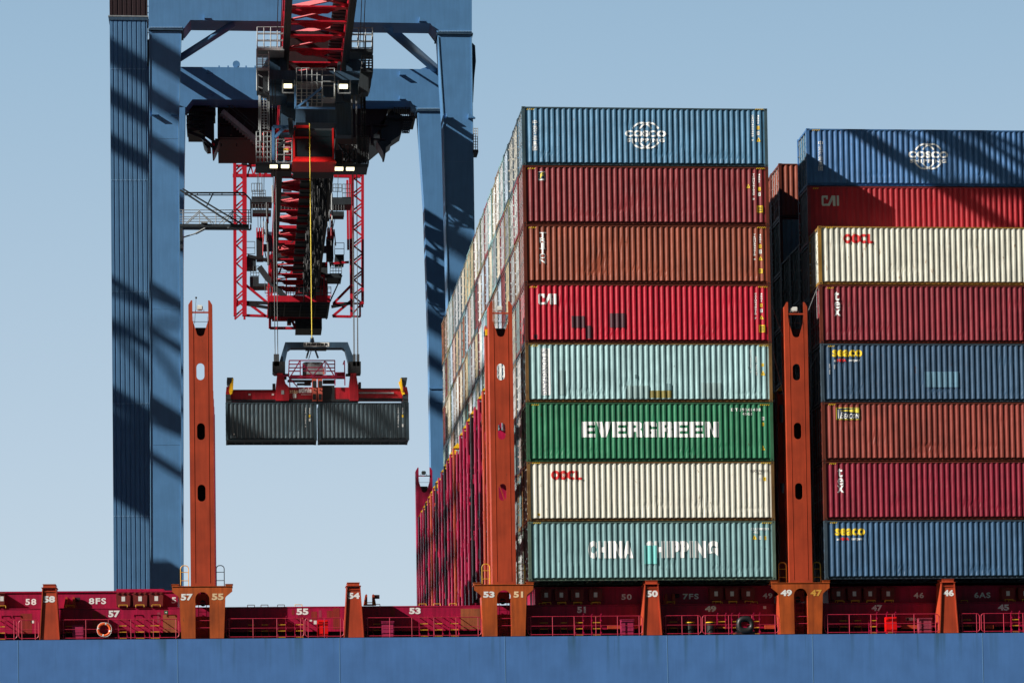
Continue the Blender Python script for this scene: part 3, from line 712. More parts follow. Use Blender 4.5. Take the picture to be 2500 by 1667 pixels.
# ------------------------------------------------------------------ shipping containers
def mesh_from(mb, name):
    me = bpy.data.meshes.new(name); me.from_pydata(mb.v, [], mb.f); me.materials.append(None); me.update()
    bm = bmesh.new(); bm.from_mesh(me); bmesh.ops.recalc_face_normals(bm, faces=bm.faces); bm.to_mesh(me); bm.free(); return me
def walls_mesh(L, seed=3):
    B = prof_breaks(L); mb = MB(); z0, z1 = 0.16, CH - 0.075
    dent = random.Random(seed)
    spots = [(dent.uniform(0.8, L-0.8), dent.choice((0.45, 0.6, 0.8, 1.1, 2.0)), dent.uniform(0.25, 0.9), dent.uniform(0.10, 0.28), dent.uniform(0.010, 0.026)) for _ in range(9)]
    def wall(fy, dents):
        rows = [z0, 0.28, 0.42, 0.58, 0.75, 0.95, 1.25, 1.6, 2.0, 2.4, z1] if dents else [z0, z1]
        v = []; f = []
        for j, z in enumerate(rows):
            for (x, y) in B:
                dy = 0; dx = 0
                if 0 < j < len(rows) - 1:
                    dy = dent.uniform(0, 0.0025)
                    for sx_, sz_, wx, wz, dep in spots:
                        g = math.exp(-((x-sx_)/wx)**2 - ((z-sz_)/wz)**2)
                        if g > 0.05: dy += dep * g * dent.uniform(0.3, 1.0) * (1 if y < 0.02 else 0.4); dx += dep * g * dent.uniform(-0.7, 0.7)
                v.append((x + dx, fy(y + dy), z))
        n = len(B)
        for j in range(len(rows) - 1):
            for i in range(n - 1): f.append((j*n+i, j*n+i+1, (j+1)*n+i+1, (j+1)*n+i))
        mb.add(v, f)
    wall(lambda y: 0.012 + y, True)
    wall(lambda y: CW - 0.012 - y, False)
    mb.box(0.1, L-0.1, 0.05, CW-0.05, CH-0.03, CH-0.012)
    mb.box(0.1, L-0.1, 0.05, CW-0.05, 0.14, 0.155)
    mb.box(L-0.07, L-0.05, 0.1, CW-0.1, 0.1, CH-0.1)
    return mesh_from(mb, 'corrugated_wall')
def frame_mesh(L):
    mb = MB()
    for x in (0.004, L-0.154):
        for y in (0.004, CW-0.154): mb.box(x, x+0.15, y, y+0.15, 0.118, CH-0.118)
    for x in (0.0, L-0.178):
        for y in (0.0, CW-0.162):
            for z in (0.0, CH-0.118): mb.box(x, x+0.178, y, y+0.162, z, z+0.118)
    for y in (0.006, CW-0.066): mb.box(0.17, L-0.17, y, y+0.06, CH-0.075, CH-0.015)
    for y in (0.10, CW-0.15): mb.box(0.17, L-0.17, y, y+0.05, 0.022, 0.165)
    for y in (0.012, CW-0.102): mb.box(0.17, L-0.17, y, y+0.09, 0.010, 0.022)
    for x in (0.02, L-0.13): mb.box(x, x+0.11, 0.15, CW-0.15, CH-0.12, CH-0.02); mb.box(x, x+0.11, 0.15, CW-0.15, 0.02, 0.16)
    x = 0.6
    while x < L - 0.4: mb.box(x, x+0.05, 0.08, CW-0.08, 0.03, 0.138); x += 0.6
    return mesh_from(mb, 'frame')
def door_mesh(rods):
    mb = MB(); mb.box(0.085, 0.11, 0.155, CW-0.155, 0.165, CH-0.125)
    for y in (0.16, CW-0.20):
        for z in (0.35, 0.85, 1.4, 1.95, 2.5): mb.box(-0.006, 0.084, y, y+0.04, z, z+0.07)
    for yc in (0.70, 1.74):
        for k in range(5): z = 0.25 + k*0.5; mb.box(0.07, 0.085, yc-0.42, yc+0.42, z+0.08, z+0.42)
    if rods: mb.add(*rods_geo())
    return mesh_from(mb, 'door_end')
def rods_geo():
    m2 = MB()
    for y in (0.36, 0.92, 1.5, 2.08):
        m2.tube((0.05, y, 0.08), (0.05, y, CH-0.06), 0.018, 6)
        for z in (0.14, 0.62, 1.3, 1.95, 2.55, CH-0.1): m2.box(0.02, 0.07, y-0.05, y+0.05, z-0.03, z+0.03)
        m2.box(0.01, 0.03, y-0.02, y+0.32, 1.08, 1.12)
    return m2.v, m2.f
def hole_geo(x, z):
    mb = MB(); mb.box(x+0.055, x+0.125, -0.003, 0.0, z+0.03, z+0.085); return mb
r2 = MB(); r2.add(*rods_geo())
MESH = {'wall': walls_mesh(CL), 'frame': frame_mesh(CL), 'door': door_mesh(False), 'doorR': door_mesh(True), 'rods': mesh_from(r2, 'locking_rods')}
L20 = 6.058
HOLES = [mesh_from(hole_geo(x, z), 'casting_hole') for x in (0.0, CL-0.178) for z in (0.0, CH-0.118)]
MESH['wall20'] = walls_mesh(L20); MESH['frame20'] = frame_mesh(L20); MESH['door20'] = MESH['door']
CM = {}
def cmat(name, rgb, dirt=0.28, rust=0.0, rough=0.42, streak=0.24, **k): CM[name] = paint(name, rgb, rough, dirt, rust, streak=streak, bump=0.25, chips=0.6, **k); return CM[name]
def child(name, me, mat, parent):
    o = bpy.data.objects.new(name, me); COL.objects.link(o); o.parent = parent
    o.material_slots[0].link = 'OBJECT'; o.material_slots[0].material = mat; return o
WV = [0]
def container(x, y, z, mat, label, group, fmat=None, dmat=None, rodmat=None, near=False, L20_=False, name='shipping_container'):
    h = thing(name, (x, y, z), label, 'shipping container', group)
    fmat = fmat or mat; dmat = dmat or mat; s_ = '20' if L20_ else ''
    if near and y < 3:
        WV[0] += 1; child('corrugated_wall', walls_mesh(CL, 10 + WV[0]), mat, h)
    else: child('corrugated_wall', MESH['wall'+s_], mat, h)
    child('frame', MESH['frame'+s_], fmat, h)
    if near:
        d_ = child('door_end', MESH['door'], dmat, h)
        child('locking_rods', MESH['rods'], rodmat or M['galv'], d_)
        for m_h in HOLES: child('casting_hole', m_h, M['black'], h)
    else:
        child('door_end', MESH['doorR'] if not L20_ else MESH['door'], dmat, h)
    return h
ORD = ['first','second','third','fourth','fifth','sixth','seventh','eighth','ninth','tenth','eleventh','twelfth','thirteenth','fourteenth','fifteenth','sixteenth','seventeenth','eighteenth','nineteenth','twentieth','twenty-first','twenty-second','twenty-third','twenty-fourth']
cmat('blue_container', (0.105, 0.265, 0.43)); cmat('bluepost', (0.07, 0.12, 0.145), 0.5, 0.25)
cmat('dark_red_container', (0.275, 0.034, 0.040)); cmat('brown_red_container', (0.34, 0.078, 0.042)); cmat('redpost', (0.16, 0.035, 0.02), 0.4, 0.3)
cmat('bright_red_container', (0.56, 0.010, 0.035), 0.12)
cmat('pale_teal_container', (0.44, 0.68, 0.70), 0.25, 0.05, streak=0.25, rustcol=(0.12, 0.16, 0.15)); cmat('rustpost', (0.24, 0.13, 0.045), 0.5, 0.5, rustcol=(0.10, 0.045, 0.015)); cmat('palerustpost', (0.30, 0.27, 0.13), 0.5, 0.5, rustcol=(0.20, 0.10, 0.03))
cmat('green_container', (0.035, 0.235, 0.115)); cmat('greenpost', (0.055, 0.17, 0.09), 0.5, 0.25, rustcol=(0.3, 0.25, 0.15))
cmat('cream_container', (0.80, 0.77, 0.66), 0.1, 0.03, streak=0.1, rustcol=(0.35, 0.28, 0.12)); cmat('creamrail', (0.75, 0.72, 0.58), 0.3, 0.15)
cmat('grey_teal_container', (0.25, 0.44, 0.46), 0.2, 0.05, streak=0.25, rustcol=(0.09, 0.11, 0.08)); cmat('tealpost', (0.13, 0.19, 0.15), 0.5, 0.35, rustcol=(0.2, 0.14, 0.05))
cmat('mid_blue_container', (0.075, 0.20, 0.44)); cmat('white_rusty_container', (0.80, 0.78, 0.66), 0.25, 0.42, streak=0.15, rustcol=(0.34, 0.16, 0.04)); cmat('rustygoldpost', (0.45, 0.24, 0.05), 0.5, 0.5, rustcol=(0.22, 0.08, 0.02))
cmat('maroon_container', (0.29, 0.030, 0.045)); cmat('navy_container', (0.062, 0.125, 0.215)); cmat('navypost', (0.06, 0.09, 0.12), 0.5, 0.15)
cmat('brick_container', (0.33, 0.062, 0.045), 0.35); cmat('crimson_container', (0.30, 0.018, 0.042)); cmat('steel_blue_container', (0.065, 0.150, 0.275))
cmat('red_container', (0.42, 0.017, 0.026), 0.2); cmat('graphite_container', (0.045, 0.075, 0.092), 0.15, rough=0.35)
# near face of the tall block, top to bottom
XA, XB = 0.0, CL + 2.43
GA, GB = 'containers of the tall middle block', 'containers of the right hand block'
nearA = [('blue_container','bluepost','blue container with a white globe logo, topmost on the near side of the tall block'),
         ('dark_red_container','redpost','dark red container with a small yellow leaf badge, second from top of the tall block'),
         ('brown_red_container','redpost','brown red container with TRITON lettered down its left end'),
         ('bright_red_container','redpost','bright red container with CAI lettering and dark square patches, in the tall block'),
         ('pale_teal_container','rustpost','pale teal container with a white vertical name board and rusty posts'),
         ('green_container','greenpost','green container with EVERGREEN in big white letters'),
         ('cream_container','rustpost','cream container with red OOCL letters above the teal one'),
         ('grey_teal_container','tealpost','grey teal container with CHINA SHIPPING in white letters, bottom of the tall block')]
CA = {}
for i, (mt, fm, lab) in enumerate(nearA):
    k = 7 - i
    dm = CM[mt]
    CA[k] = container(XA, 0, k*HP, CM[mt], lab, GA, CM[fm], dm, M['galv'], near=True)
nearB = [('white_rusty_container','rustygoldpost','rust streaked white container with red OOCL letters, top near one of the right block'),
         ('maroon_container','redpost','maroon container with tex lettered downward, directly under the rusty white one'),
         ('navy_container','navypost','navy container with yellow seaco lettering and a light blue patch'),
         ('brick_container','redpost','brick red container with a dark blue and yellow BEACON sign'),
         ('crimson_container','redpost','deep crimson container with tex lettered downward, second from the bottom of the right block'),
         ('steel_blue_container','navypost','steel blue container with yellow seaco lettering, bottom of the right block')]
CB = {}
for i, (mt, fm, lab) in enumerate(nearB):
    k = 5 - i
    CB[k] = container(XB, 0, k*HP, CM[mt], lab, GB, CM[fm], CM[mt], M['galv'], near=True)
# rows behind
pale = [('white_end', (0.80,0.81,0.80), 'white'), ('light_grey_end', (0.58,0.60,0.62), 'light grey'), ('cream_end', (0.76,0.71,0.60), 'cream'), ('pinkish_end', (0.62,0.48,0.43), 'pale pink'),
        ('pale_blue_end', (0.55,0.65,0.75), 'pale blue'), ('pale_green_end', (0.52,0.64,0.60), 'pale green'), ('grey_end', (0.34,0.37,0.40), 'grey'), ('brown_end', (0.34,0.12,0.06), 'brown'),
        ('dark_red_end', (0.26,0.05,0.06), 'dark red'), ('sand_end', (0.58,0.50,0.34), 'sand'), ('blue_end', (0.08,0.22,0.36), 'blue'), ('teal_end', (0.12,0.28,0.28), 'teal')]
for n_, c_, w_ in pale: cmat(n_, c_, 0.4, 0.16, streak=0.35, rough=0.38, rustcol=(0.12, 0.07, 0.045))  # door colours kept pale: sky reflection on the ends is put into them
dark = ['dark_red_container', 'bluepost', 'navypost', 'tealpost', 'palerustpost', 'rustpost', 'graphite_container', 'redpost', 'rustpost', 'grey_teal_container']
wts = [20, 16, 12, 11, 8, 4, 8, 2, 2, 5, 2, 2]
rr = random.Random(21)
for r_ in range(1, 23):
    for k in range(8):
        if k < 2 and r_ > 3: continue
        n_, c_, w_ = rr.choices(pale, wts)[0]
        if r_ in (1, 2) and k == 7: n_, w_ = 'cream_end', 'cream'
        if r_ == 22 and k == 7: n_, w_ = 'brown_end', 'brown'
        side = CM[rr.choice(['navy_container', 'green_container', 'dark_red_container', 'brown_red_container', 'cream_container', 'blue_container'])]
        tier = 'topmost' if k == 7 else ORD[7-k] + ' from top'
        lab = '%s container end, tall block, %s row back, %s' % (w_, ORD[r_], tier)
        yj = r_ * RP + rr.uniform(-0.02, 0.02)
        container(XA + rr.uniform(-0.03, 0.03), yj, k*HP, side, lab, GA, CM[rr.choice(dark)], CM[n_], near=r_ < 3)
# right block, rows behind the near one
def rowB(r_, k, dz, mt, fm, lab, dm=None): return container(XB, r_*RP, k*HP + dz, CM[mt], lab, GB, CM[fm], CM[dm] if dm else CM[mt], near=True)
zt8 = P(1971.1, 313.7, RP).z
dz = zt8 - (7*HP + CH)
B1 = {7: rowB(1, 7, dz, 'mid_blue_container', 'mid_blue_container', 'blue container with a white globe logo, top of the right block and striped by shadows', 'blue_end'),
      6: rowB(1, 6, dz, 'red_container', 'dark_red_container', 'red container with pale CAI letters, under the blue one of the right block', 'grey_end')}
for k in range(6):
    rowB(1, k, dz if k == 5 else 0 if k < 5 else dz, 'navy_container', 'navypost', 'dark container end one row back in the right block, %s from the bottom' % ORD[k], ['grey_end','teal_end','navy_container','dark_red_end','blue_end','grey_end'][k]) if k < 5 else None
c5 = rowB(1, 5, dz, 'navy_container', 'navypost', 'dark grey container end just behind the rusty white container', 'grey_end')
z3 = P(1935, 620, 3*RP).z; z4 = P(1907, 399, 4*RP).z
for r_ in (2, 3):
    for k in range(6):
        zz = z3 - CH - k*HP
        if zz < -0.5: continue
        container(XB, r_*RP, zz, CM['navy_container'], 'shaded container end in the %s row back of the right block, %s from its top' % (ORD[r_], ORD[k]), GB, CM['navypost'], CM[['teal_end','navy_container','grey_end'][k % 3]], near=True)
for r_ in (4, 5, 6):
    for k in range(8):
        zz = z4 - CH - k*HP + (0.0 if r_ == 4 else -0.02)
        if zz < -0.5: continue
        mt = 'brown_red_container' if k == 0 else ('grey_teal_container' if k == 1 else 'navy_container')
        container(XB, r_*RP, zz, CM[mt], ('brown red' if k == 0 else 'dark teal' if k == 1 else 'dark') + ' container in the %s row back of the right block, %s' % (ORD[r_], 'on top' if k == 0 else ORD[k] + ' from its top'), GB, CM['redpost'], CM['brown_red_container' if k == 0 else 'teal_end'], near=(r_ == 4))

# containers of the next bay, outside the left picture edge; their shadow falls on the crane legs
for r_ in (19, 21):
    for k in range(9):
        container(-60.0, r_*RP, k*HP, CM['navy_container'], 'container outside the left picture edge, %s tier, %s' % (ORD[k], 'nearer row' if r_ == 19 else 'farther row'), 'containers beyond the left picture edge')
# ---- lettering on the containers
def codes(m_, x1, x2, y0, s, typ='45G1', tri=None, big=None, hc=True):
    """owner code read downwards, size code, small plates"""
    m_.stack(s, (x1-2.2, y0, x1+2.2, y0 + len(s)*5.4), 0.03, 0, 0.8)
    m_.stack(typ, (x2-2.2, y0, x2+2.2, y0+23), 0.03, 0, 0.8)
def plates(parent, Y, cx_, items, B=None):
    for kind, rect in items:
        mt = {'y':'tagyellow','w':'sign','t':'tagyellow','b':'tagyellow'}[kind]
        m_ = Mark(Y, cx_, off=0.006, B=B)
        m_.shape(TRI if kind == 't' else UNIT, rect, 0); m_.build('warning_triangle' if kind == 't' else 'plate', mt, parent)
        x0, y0, x1, y1 = rect
        m_ = Mark(Y, cx_, off=0.010, B=B)
        if kind == 't': m_.rect(((x0+x1)/2-0.8, y0+(y1-y0)*.42, (x0+x1)/2+0.8, y1-1.8), 0)
        elif kind == 'b':
            for t_ in (0.2, 0.45, 0.7): m_.rect((x0+2.5, y0+(y1-y0)*t_, x1-2.5, y0+(y1-y0)*(t_+0.12)), 0)
        else:
            m_.rect((x0+1.5, y0+(y1-y0)*.25, x1-1.5, y0+(y1-y0)*.4), 0); m_.rect((x0+1.5, y0+(y1-y0)*.6, x1-1.5, y0+(y1-y0)*.75), 0)
        m_.build('plate_print', 'black', parent)
def hazard(parent, Y, cx_, x0, y, x1, step=4.2):
    m_ = Mark(Y, None, off=0.004)
    x = x0
    while x < x1 - step*0.5:
        m_.shape(([(0,0),(.45,0),(1,1),(.55,1)], [(0,1,2,3)]), (x, y-1.6, x+step, y+1.6)); x += step
    m_.build('hazard_stripes', 'tagyellow', parent)
def globe(m_, cx_, cy_, w, hh):
    # white globe outline: two overlapping broken ellipses
    for dx in (-0.088, 0.088):
        ex, ey, c = w * 0.285, hh / 2, cx_ + dx * w; n = 28
        for a0 in (0, 180):
            o = len(m_.v); v = []
            for i in range(n + 1):
                t = R(a0 + 180 * i / n)
                for rr_ in (1.0, 0.87): v.append((c + ex*rr_*math.cos(t), cy_ - ey*(rr_+0.03)*math.sin(t)))
            keep = []
            for i in range(n):
                yy = sum(v[j][1] for j in (2*i, 2*i+1, 2*i+2, 2*i+3)) / 4
                if abs(yy - cy_) > hh * 0.25: keep.append((2*i, 2*i+1, 2*i+3, 2*i+2))
            pts = [P(a, b, m_.Y) for a, b in v]
            m_.v += [(p.x, p.z) for p in pts]; m_.f += [tuple(j + o for j in q) for q in keep]; m_.m += [0] * len(keep)
def cosco(parent, Y, cx_, r1, r2, gy0, gy1, chin):
    m_ = Mark(Y, cx_); m_.text('COSCO', r1, 0.055, space=1.08); m_.text('SHIPPING', r2, 0.045, space=1.2)
    globe(m_, (r1[0]+r1[2])/2, (gy0+gy1)/2, r1[2]-r1[0], gy1-gy0); m_.build('logo_lettering', 'white', parent)
    m_ = Mark(Y, cx_); m_.stack('中远海运集团', chin, 0.008, 0, 0.9); m_.build('lettering', 'white', parent)
A = CA[7]
cosco(A, 0, XA, (1525.7,318.6,1626.3,334.5), (1530.7,338.3,1622.5,347.3), 299, 362.5, (1301,293,1311,369))
A_CODES = {7: ('CSNU805488 9', 1837.6, 1851, 281), 6: ('TCNU261049 3', 1840, 1853.5, 424), 5: ('TRHU534215 4', 1842.5, 1856, 571), 4: ('CAIU548215 7', 1845, 1859, 715)}
for k, (s_, x1, x2, y0) in A_CODES.items():
    
    m_ = Mark(0, XA); m_.stack(s_, (x1-2.2, y0, x1+2.2, y0 + len(s_)*5.4), 0.03, 0, 0.8); m_.build('code_lettering', 'white', CA[k])
    m_ = Mark(0, XA); m_.stack('45G1', (x2-2.2, y0, x2+2.2, y0+23), 0.03, 0, 0.8); m_.build('code_lettering', 'white', CA[k])
plates(A, 0, XA, [('y',(1848.5,307.5,1854,316.5)),('w',(1848.5,321,1854,330)),('t',(1847.5,335,1857,346))])
plates(CA[6], 0, XA, [('t',(1823,449,1831.5,459)),('y',(1851.5,457,1857,465.5)),('w',(1851.5,470,1857,478.5)),('b',(1848,502,1863,519))])
plates(CA[5], 0, XA, [('y',(1853.5,597,1859,605.5)),('w',(1853.5,609.5,1859.5,619)),('t',(1852,624.5,1862,635.5)),('b',(1852.5,656,1862,667))])
plates(CA[4], 0, XA, [('y',(1856,741,1861.5,749)),('w',(1856,754,1862,762.5)),('t',(1854.5,769,1864.5,779)),('b',(1853,793,1868,811))])
plates(CA[3], 0, XA, [('y',(1860,886.5,1864.5,894)),('t',(1858,904,1868,916)),('w',(1844.5,907,1849,915))])
plates(CA[2], 0, XA, [('w',(1860,1017,1866,1025.5)),('y',(1860.5,1031,1865.5,1039)),('t',(1859,1087,1868,1098))])
plates(CA[1], 0, XA, [('y',(1864,1164,1870,1173)),('w',(1852,1165,1857,1173)),('y',(1312,1252.5,1318,1258))])
plates(CA[0], 0, XA, [('t',(1837,1305,1847.5,1316)),('w',(1853,1308,1858.5,1316)),('y',(1866,1308,1871,1317))])
# square leaf badge
def layered(parent, Y, cx_, layers):
    for i, (g, rect, mt, nm) in enumerate(layers):
        m_ = Mark(Y, cx_, off=0.005 + 0.004*i); m_.shape(g, rect); m_.build(nm, mt, parent)
M['navyplate'] = plain('badge_navy', (0.02, 0.035, 0.07), 0.5); M['leaf'] = plain('badge_yellow', (0.75, 0.62, 0.06), 0.5)
leaf = ([(0.1,0),(0.35,0.1),(0.45,0.42),(0.8,0.5),(0.9,0.62),(0.45,0.56),(0.5,0.8),(1,0.9),(0.95,1),(0.4,0.95),(0.18,0.7),(0.2,0.3)], [(0,1,2,5,6,9,10,11),(2,3,4,5),(6,7,8,9)])
layered(CA[6], 0, XA, [(UNIT, (1313,418.5,1331,440.5), 'sign', 'badge'), (UNIT, (1314.3,420,1329.8,436.5), 'navyplate', 'badge_field'), (leaf, (1316.5,421.5,1329,435.5), 'leaf', 'badge_leaf')])
m_ = Mark(0, XA); m_.stack('TRITON', (1316.5,567,1333.5,644), 0.03, 0, 0.98); m_.build('lettering', 'white', CA[5])
def cai(parent, Y, cx_, r, mat):
    m_ = Mark(Y, cx_); x0, y0, x1, y1 = r; w = x1 - x0
    Cg = ([(0,.12),(.15,0),(.95,0),(1.05,.2),(.32,.2),(.32,.8),(.7,.8),(.7,.62),(1,.62),(1,1),(.15,1),(0,.88)], [(0,1,2,3,4),(0,4,5,11),(11,5,6,9,10),(6,7,8,9)])
    Ag = ([(0,0),(.3,0),(.62,.55),(.62,1),(1,1),(1,0),(.68,0),(.68,.12),(.55,1)], [(0,1,2,3,8),(3,4,5,6)])
    m_.shape(Cg, (x0, y0, x0+w*.36, y1)); m_.shape(Ag, (x0+w*.32, y0, x0+w*.80, y1)); m_.shape(UNIT, (x0+w*.87, y0, x1, y1))
    m_.build('lettering', mat, parent)
cai(CA[4], 0, XA, (1314,717,1358,743), 'white')
M['patchdark'] = paint('dark_red_patch', (0.085, 0.022, 0.035), 0.5, 0.3, bump=0)
for r_ in ((1395.5,771,1427,800),(1429,794.5,1445,826),(1489,764.5,1528.5,799.5),(1303,816,1312,826)):
    m_ = Mark(0, XA, off=0.004); m_.rect(r_); m_.build('repair_patch', 'patchdark', CA[4])
# pale teal
m_ = Mark(0, XA, off=0.004); m_.rect((1320,850,1343,964)); m_.build('name_board', 'white', CA[3])
M['inkblue'] = plain('ink_grey_blue', (0.13, 0.16, 0.24), 0.5)
m_ = Mark(0, XA, off=0.008); m_.text('N DONGFANG', (1324.5,852,1337.5,962), -0.006, 0, True, space=1.1); m_.build('lettering', 'inkblue', CA[3])
M['tealdark'] = paint('darker_teal_patch', (0.20, 0.34, 0.36), 0.5, 0.3, bump=0); M['tealmid'] = paint('faded_teal_patch', (0.34, 0.50, 0.50), 0.5, 0.3, bump=0)
M['mustard'] = paint('mustard_patch', (0.30, 0.25, 0.06), 0.55, 0.5, 0.3, bump=0)
for r_, mt in (((1362,903,1381,963),'tealmid'),((1530,941,1584,971),'tealmid'),((1713,934,1760,971),'tealmid'),((1586,953,1641,971),'mustard'),((1626,936,1638,952),'tealdark'),((1550,914,1556,923),'tealdark')):
    m_ = Mark(0, XA, off=0.004); m_.rect(r_); m_.build('repair_patch', mt, CA[3])
m_ = Mark(0, XA); m_.stack('DFSU609182 0', (1831.5,852,1835,910), 0.02, 0, 0.8); m_.stack('DFSU 45G1', (1845,870,1849,905), 0.02, 0, 0.8); m_.build('code_lettering', 'white', CA[3])
# green: block letters
def evergreen():
    m_ = Mark(0, XA)
    x0, x1, y0, y1 = 1420, 1755.5, 1029, 1067
    adv = (x1 - x0 + 3) / 9
    S = {'E': ([(0,0),(1,0),(1,.22),(.42,.22),(.42,.40),(.95,.40),(.95,.60),(.42,.60),(.42,.78),(1,.78),(1,1),(0,1)], [(0,1,2,3),(0,3,8,11),(8,9,10,11),(4,5,6,7)]),
         'V': ([(.32,0),(.68,0),(1.05,1),(.62,1),(.5,.42),(.38,1),(-.05,1)], [(0,1,4),(1,2,3,4),(0,4,5,6)]),
         'R': ([(0,0),(.42,0),(.42,.36),(.60,.36),(.62,0),(1.04,0),(1,.42),(.9,.5),(1,.6),(1,.9),(.88,1),(0,1),(.42,.60),(.60,.60),(.60,.78),(.42,.78)], [(0,1,15,11),(11,15,14,10),(14,13,8,9,10),(13,12,2,3,7,8),(3,4,5,6,7)]),
         'G': ([(.1,0),(1,0),(1,.52),(.5,.52),(.5,.38),(.6,.38),(.6,.22),(.42,.22),(.42,.78),(.6,.78),(.6,.68),(1,.68),(1,.9),(.9,1),(.12,1),(0,.88),(0,.12)], [(0,1,6,7,16),(1,2,5,6),(2,3,4,5),(16,7,8,15),(8,9,13,14,15),(9,10,11,12,13)]),
         'N': ([(0,0),(.36,0),(.36,.62),(.66,0),(1,0),(1,1),(.64,1),(.64,.42),(.36,1),(0,1)], [(0,1,2,9),(9,2,8),(2,3,7,8),(3,4,7),(4,5,6,7)])}
    for i, ch in enumerate('EVERGREEN'): m_.shape(S[ch], (x0 + adv*i, y0, x0 + adv*i + adv - 4, y1))
    m_.build('lettering', 'white', CA[2])
evergreen()
m_ = Mark(0, XA); m_.text('EITU9046498', (1785,996,1857,1003.5), 0.02, 0, space=1.45); m_.text('45G1', (1813,1006.5,1836,1013.5), 0.02, 0, space=1.45); m_.build('code_lettering', 'white', CA[2])
M['redink'] = plain('letter_red', (0.62, 0.015, 0.015), 0.5)
def oocl(parent, Y, cx_, r):
    x0, y0, x1, y1 = r; w = x1 - x0; m_ = Mark(Y, cx_); g = ring(28, 0.58)
    for a in (0.0, 0.26): m_.shape(g, (x0+w*a, y0, x0+w*(a+0.29), y1))
    m_.shape(ring(24, 0.58, 48, 312), (x0+w*0.52, y0, x0+w*0.82, y1))
    m_.shape(([(0,0),(1,0),(1,.25),(.42,.25),(.42,1),(0,1)], [(0,1,2,3),(0,3,4,5)]), (x0+w*0.79, y0, x1, y1))
    for i in range(5):
        t = R(90 + 72*i); xm, ym = x0+w*0.405, (y0+y1)/2; m_.shape(ring(10, 1.0), (xm+2.6*math.cos(t)-1.0, ym-2.6*math.sin(t)-1.0, xm+2.6*math.cos(t)+1.0, ym-2.6*math.sin(t)+1.0))
    m_.build('lettering', 'redink', parent)
oocl(CA[1], 0, XA, (1345.4,1148,1420.5,1170.5))
m_ = Mark(0, XA); m_.text('OOCU 746951 8', (1831,1146,1876,1152), 0.0); m_.text('45G1', (1848,1153.5,1861,1157.5), 0.0); m_.build('code_lettering', 'black', CA[1])
m_ = Mark(0, XA); m_.text('CHINA', (1435.7,1319.5,1546,1362.5), 0.08, space=1.3); m_.build('lettering', 'white', CA[0]); m_ = Mark(0, XA); m_.text('SHIPPING', (1577,1319.5,1753,1361.5), 0.08, space=1.25); m_.build('lettering', 'white', CA[0])
m_ = Mark(0, XA, off=0.010); m_.rect((1573,1330.5,1603.5,1376)); m_.build('repaint_patch', 'cyan', CA[0])
m_ = Mark(0, XA); m_.text('CSLU 308983 9', (1833,1287.5,1877,1293.5), 0.02); m_.text('45G1', (1840,1296,1852,1301.5), 0.02); m_.build('code_lettering', 'white', CA[0])
for k, y in ((7, 267), (6, 411.5), (5, 555.5), (4, 700.5), (3, 844), (2, 988), (1, 1130), (0, 1276)):
    sh = (7-k) * 2.3
    hazard(CA[k], 0.006, XA, 1285+sh*1.0, y, 1307+sh, 5); hazard(CA[k], 0.006, XA, 1843+sh, y, 1866+sh, 5)
# right block
cosco(B1[7], RP, XB, (2217.6,369.5,2315,386), (2222,389,2311,398), 351, 413, (1998,344,2009,418))
m_col = plain('grey_green_letter', (0.50, 0.55, 0.50), 0.5); M['greyletter'] = m_col
cai(B1[6], RP, XB, (2006,477.5,2048.5,502.5), 'greyletter')
oocl(CB[5], 0, XB, (2059,571,2133,594))
for k, rects in ((4, [('t',(2037,711,2049,734)),('e',(2037,736,2051.5,753)),('x',(2036.5,754.5,2052.5,771))]), (1, [('t',(2045,1142,2057,1164)),('e',(2045,1166,2059,1183.5)),('x',(2044,1184.5,2060.5,1202))])):
    m_ = Mark(0, XB)
    for ch, r_ in rects: m_.text(ch, r_, 0.02)
    m_.build('lettering', 'white', CB[k])
M['seayellow'] = plain('letter_yellow', (0.85, 0.58, 0.02), 0.5)
for k, (x0, y0) in ((3, (2032, 853.5)), (0, (2039, 1289))):
    m_ = Mark(0, XB); m_.text('seaco', (x0, y0, x0+73, y0+17.5), 0.035); m_.build('lettering', 'seayellow', CB[k])
    m_ = Mark(0, XB); m_.text('an', (x0+4, y0+25, x0+11, y0+29.5), 0.02); m_.text('company', (x0+41, y0+24, x0+67.5, y0+30.5), 0.02); m_.build('small_lettering', 'white', CB[k])
    m_ = Mark(0, XB); m_.text('HNA', (x0+12, y0+22, x0+34, y0+29.5), 0.05); m_.build('small_red_lettering', 'redink', CB[k])
M['ltblue'] = paint('light_blue_patch', (0.13, 0.27, 0.38), 0.45, 0.2, bump=0.3)
m_ = Mark(0, XB, off=0.004); m_.rect((2257,907,2343,945)); m_.build('repair_patch', 'ltblue', CB[3])
layered(CB[2], 0, XB, [(UNIT, (2041,994.5,2100,1024), 'leaf', 'sign_border'), (UNIT, (2042.5,996,2098.5,1022.5), 'navyplate', 'sign_field'), (([(0,.55),(1,.0),(1,1)],[(0,1,2)]), (2050,997,2098,1008), 'leaf', 'sign_beam')])
m_ = Mark(0, XB, off=0.018); m_.text('B', (2051,1006,2061,1021), 0.01, shear=0.2); m_.text('EACON', (2061,1009.5,2097.5,1021), 0.01, shear=0.2); m_.shape(([(0.2,0),(.8,0),(.6,1),(.4,1)],[(0,1,2,3)]), (2043.5,999,2050,1021)); m_.build('lettering', 'white', CB[2])
m_ = Mark(0, XB); m_.stack('SEGU 4521', (2024,888,2027,914), 0.02, 0, 0.8); m_.stack('45G1', (2036,890,2039,901), 0.02, 0, 0.8); m_.build('code_lettering', 'white', CB[3])
for k, y in ((5, 556), (4, 703), (3, 845), (2, 987), (1, 1131.5), (0, 1275.5)):
    hazard(CB[k], 0.006, XB, 2016+(5-k)*2.0, y, 2034+(5-k)*2, 4.5)
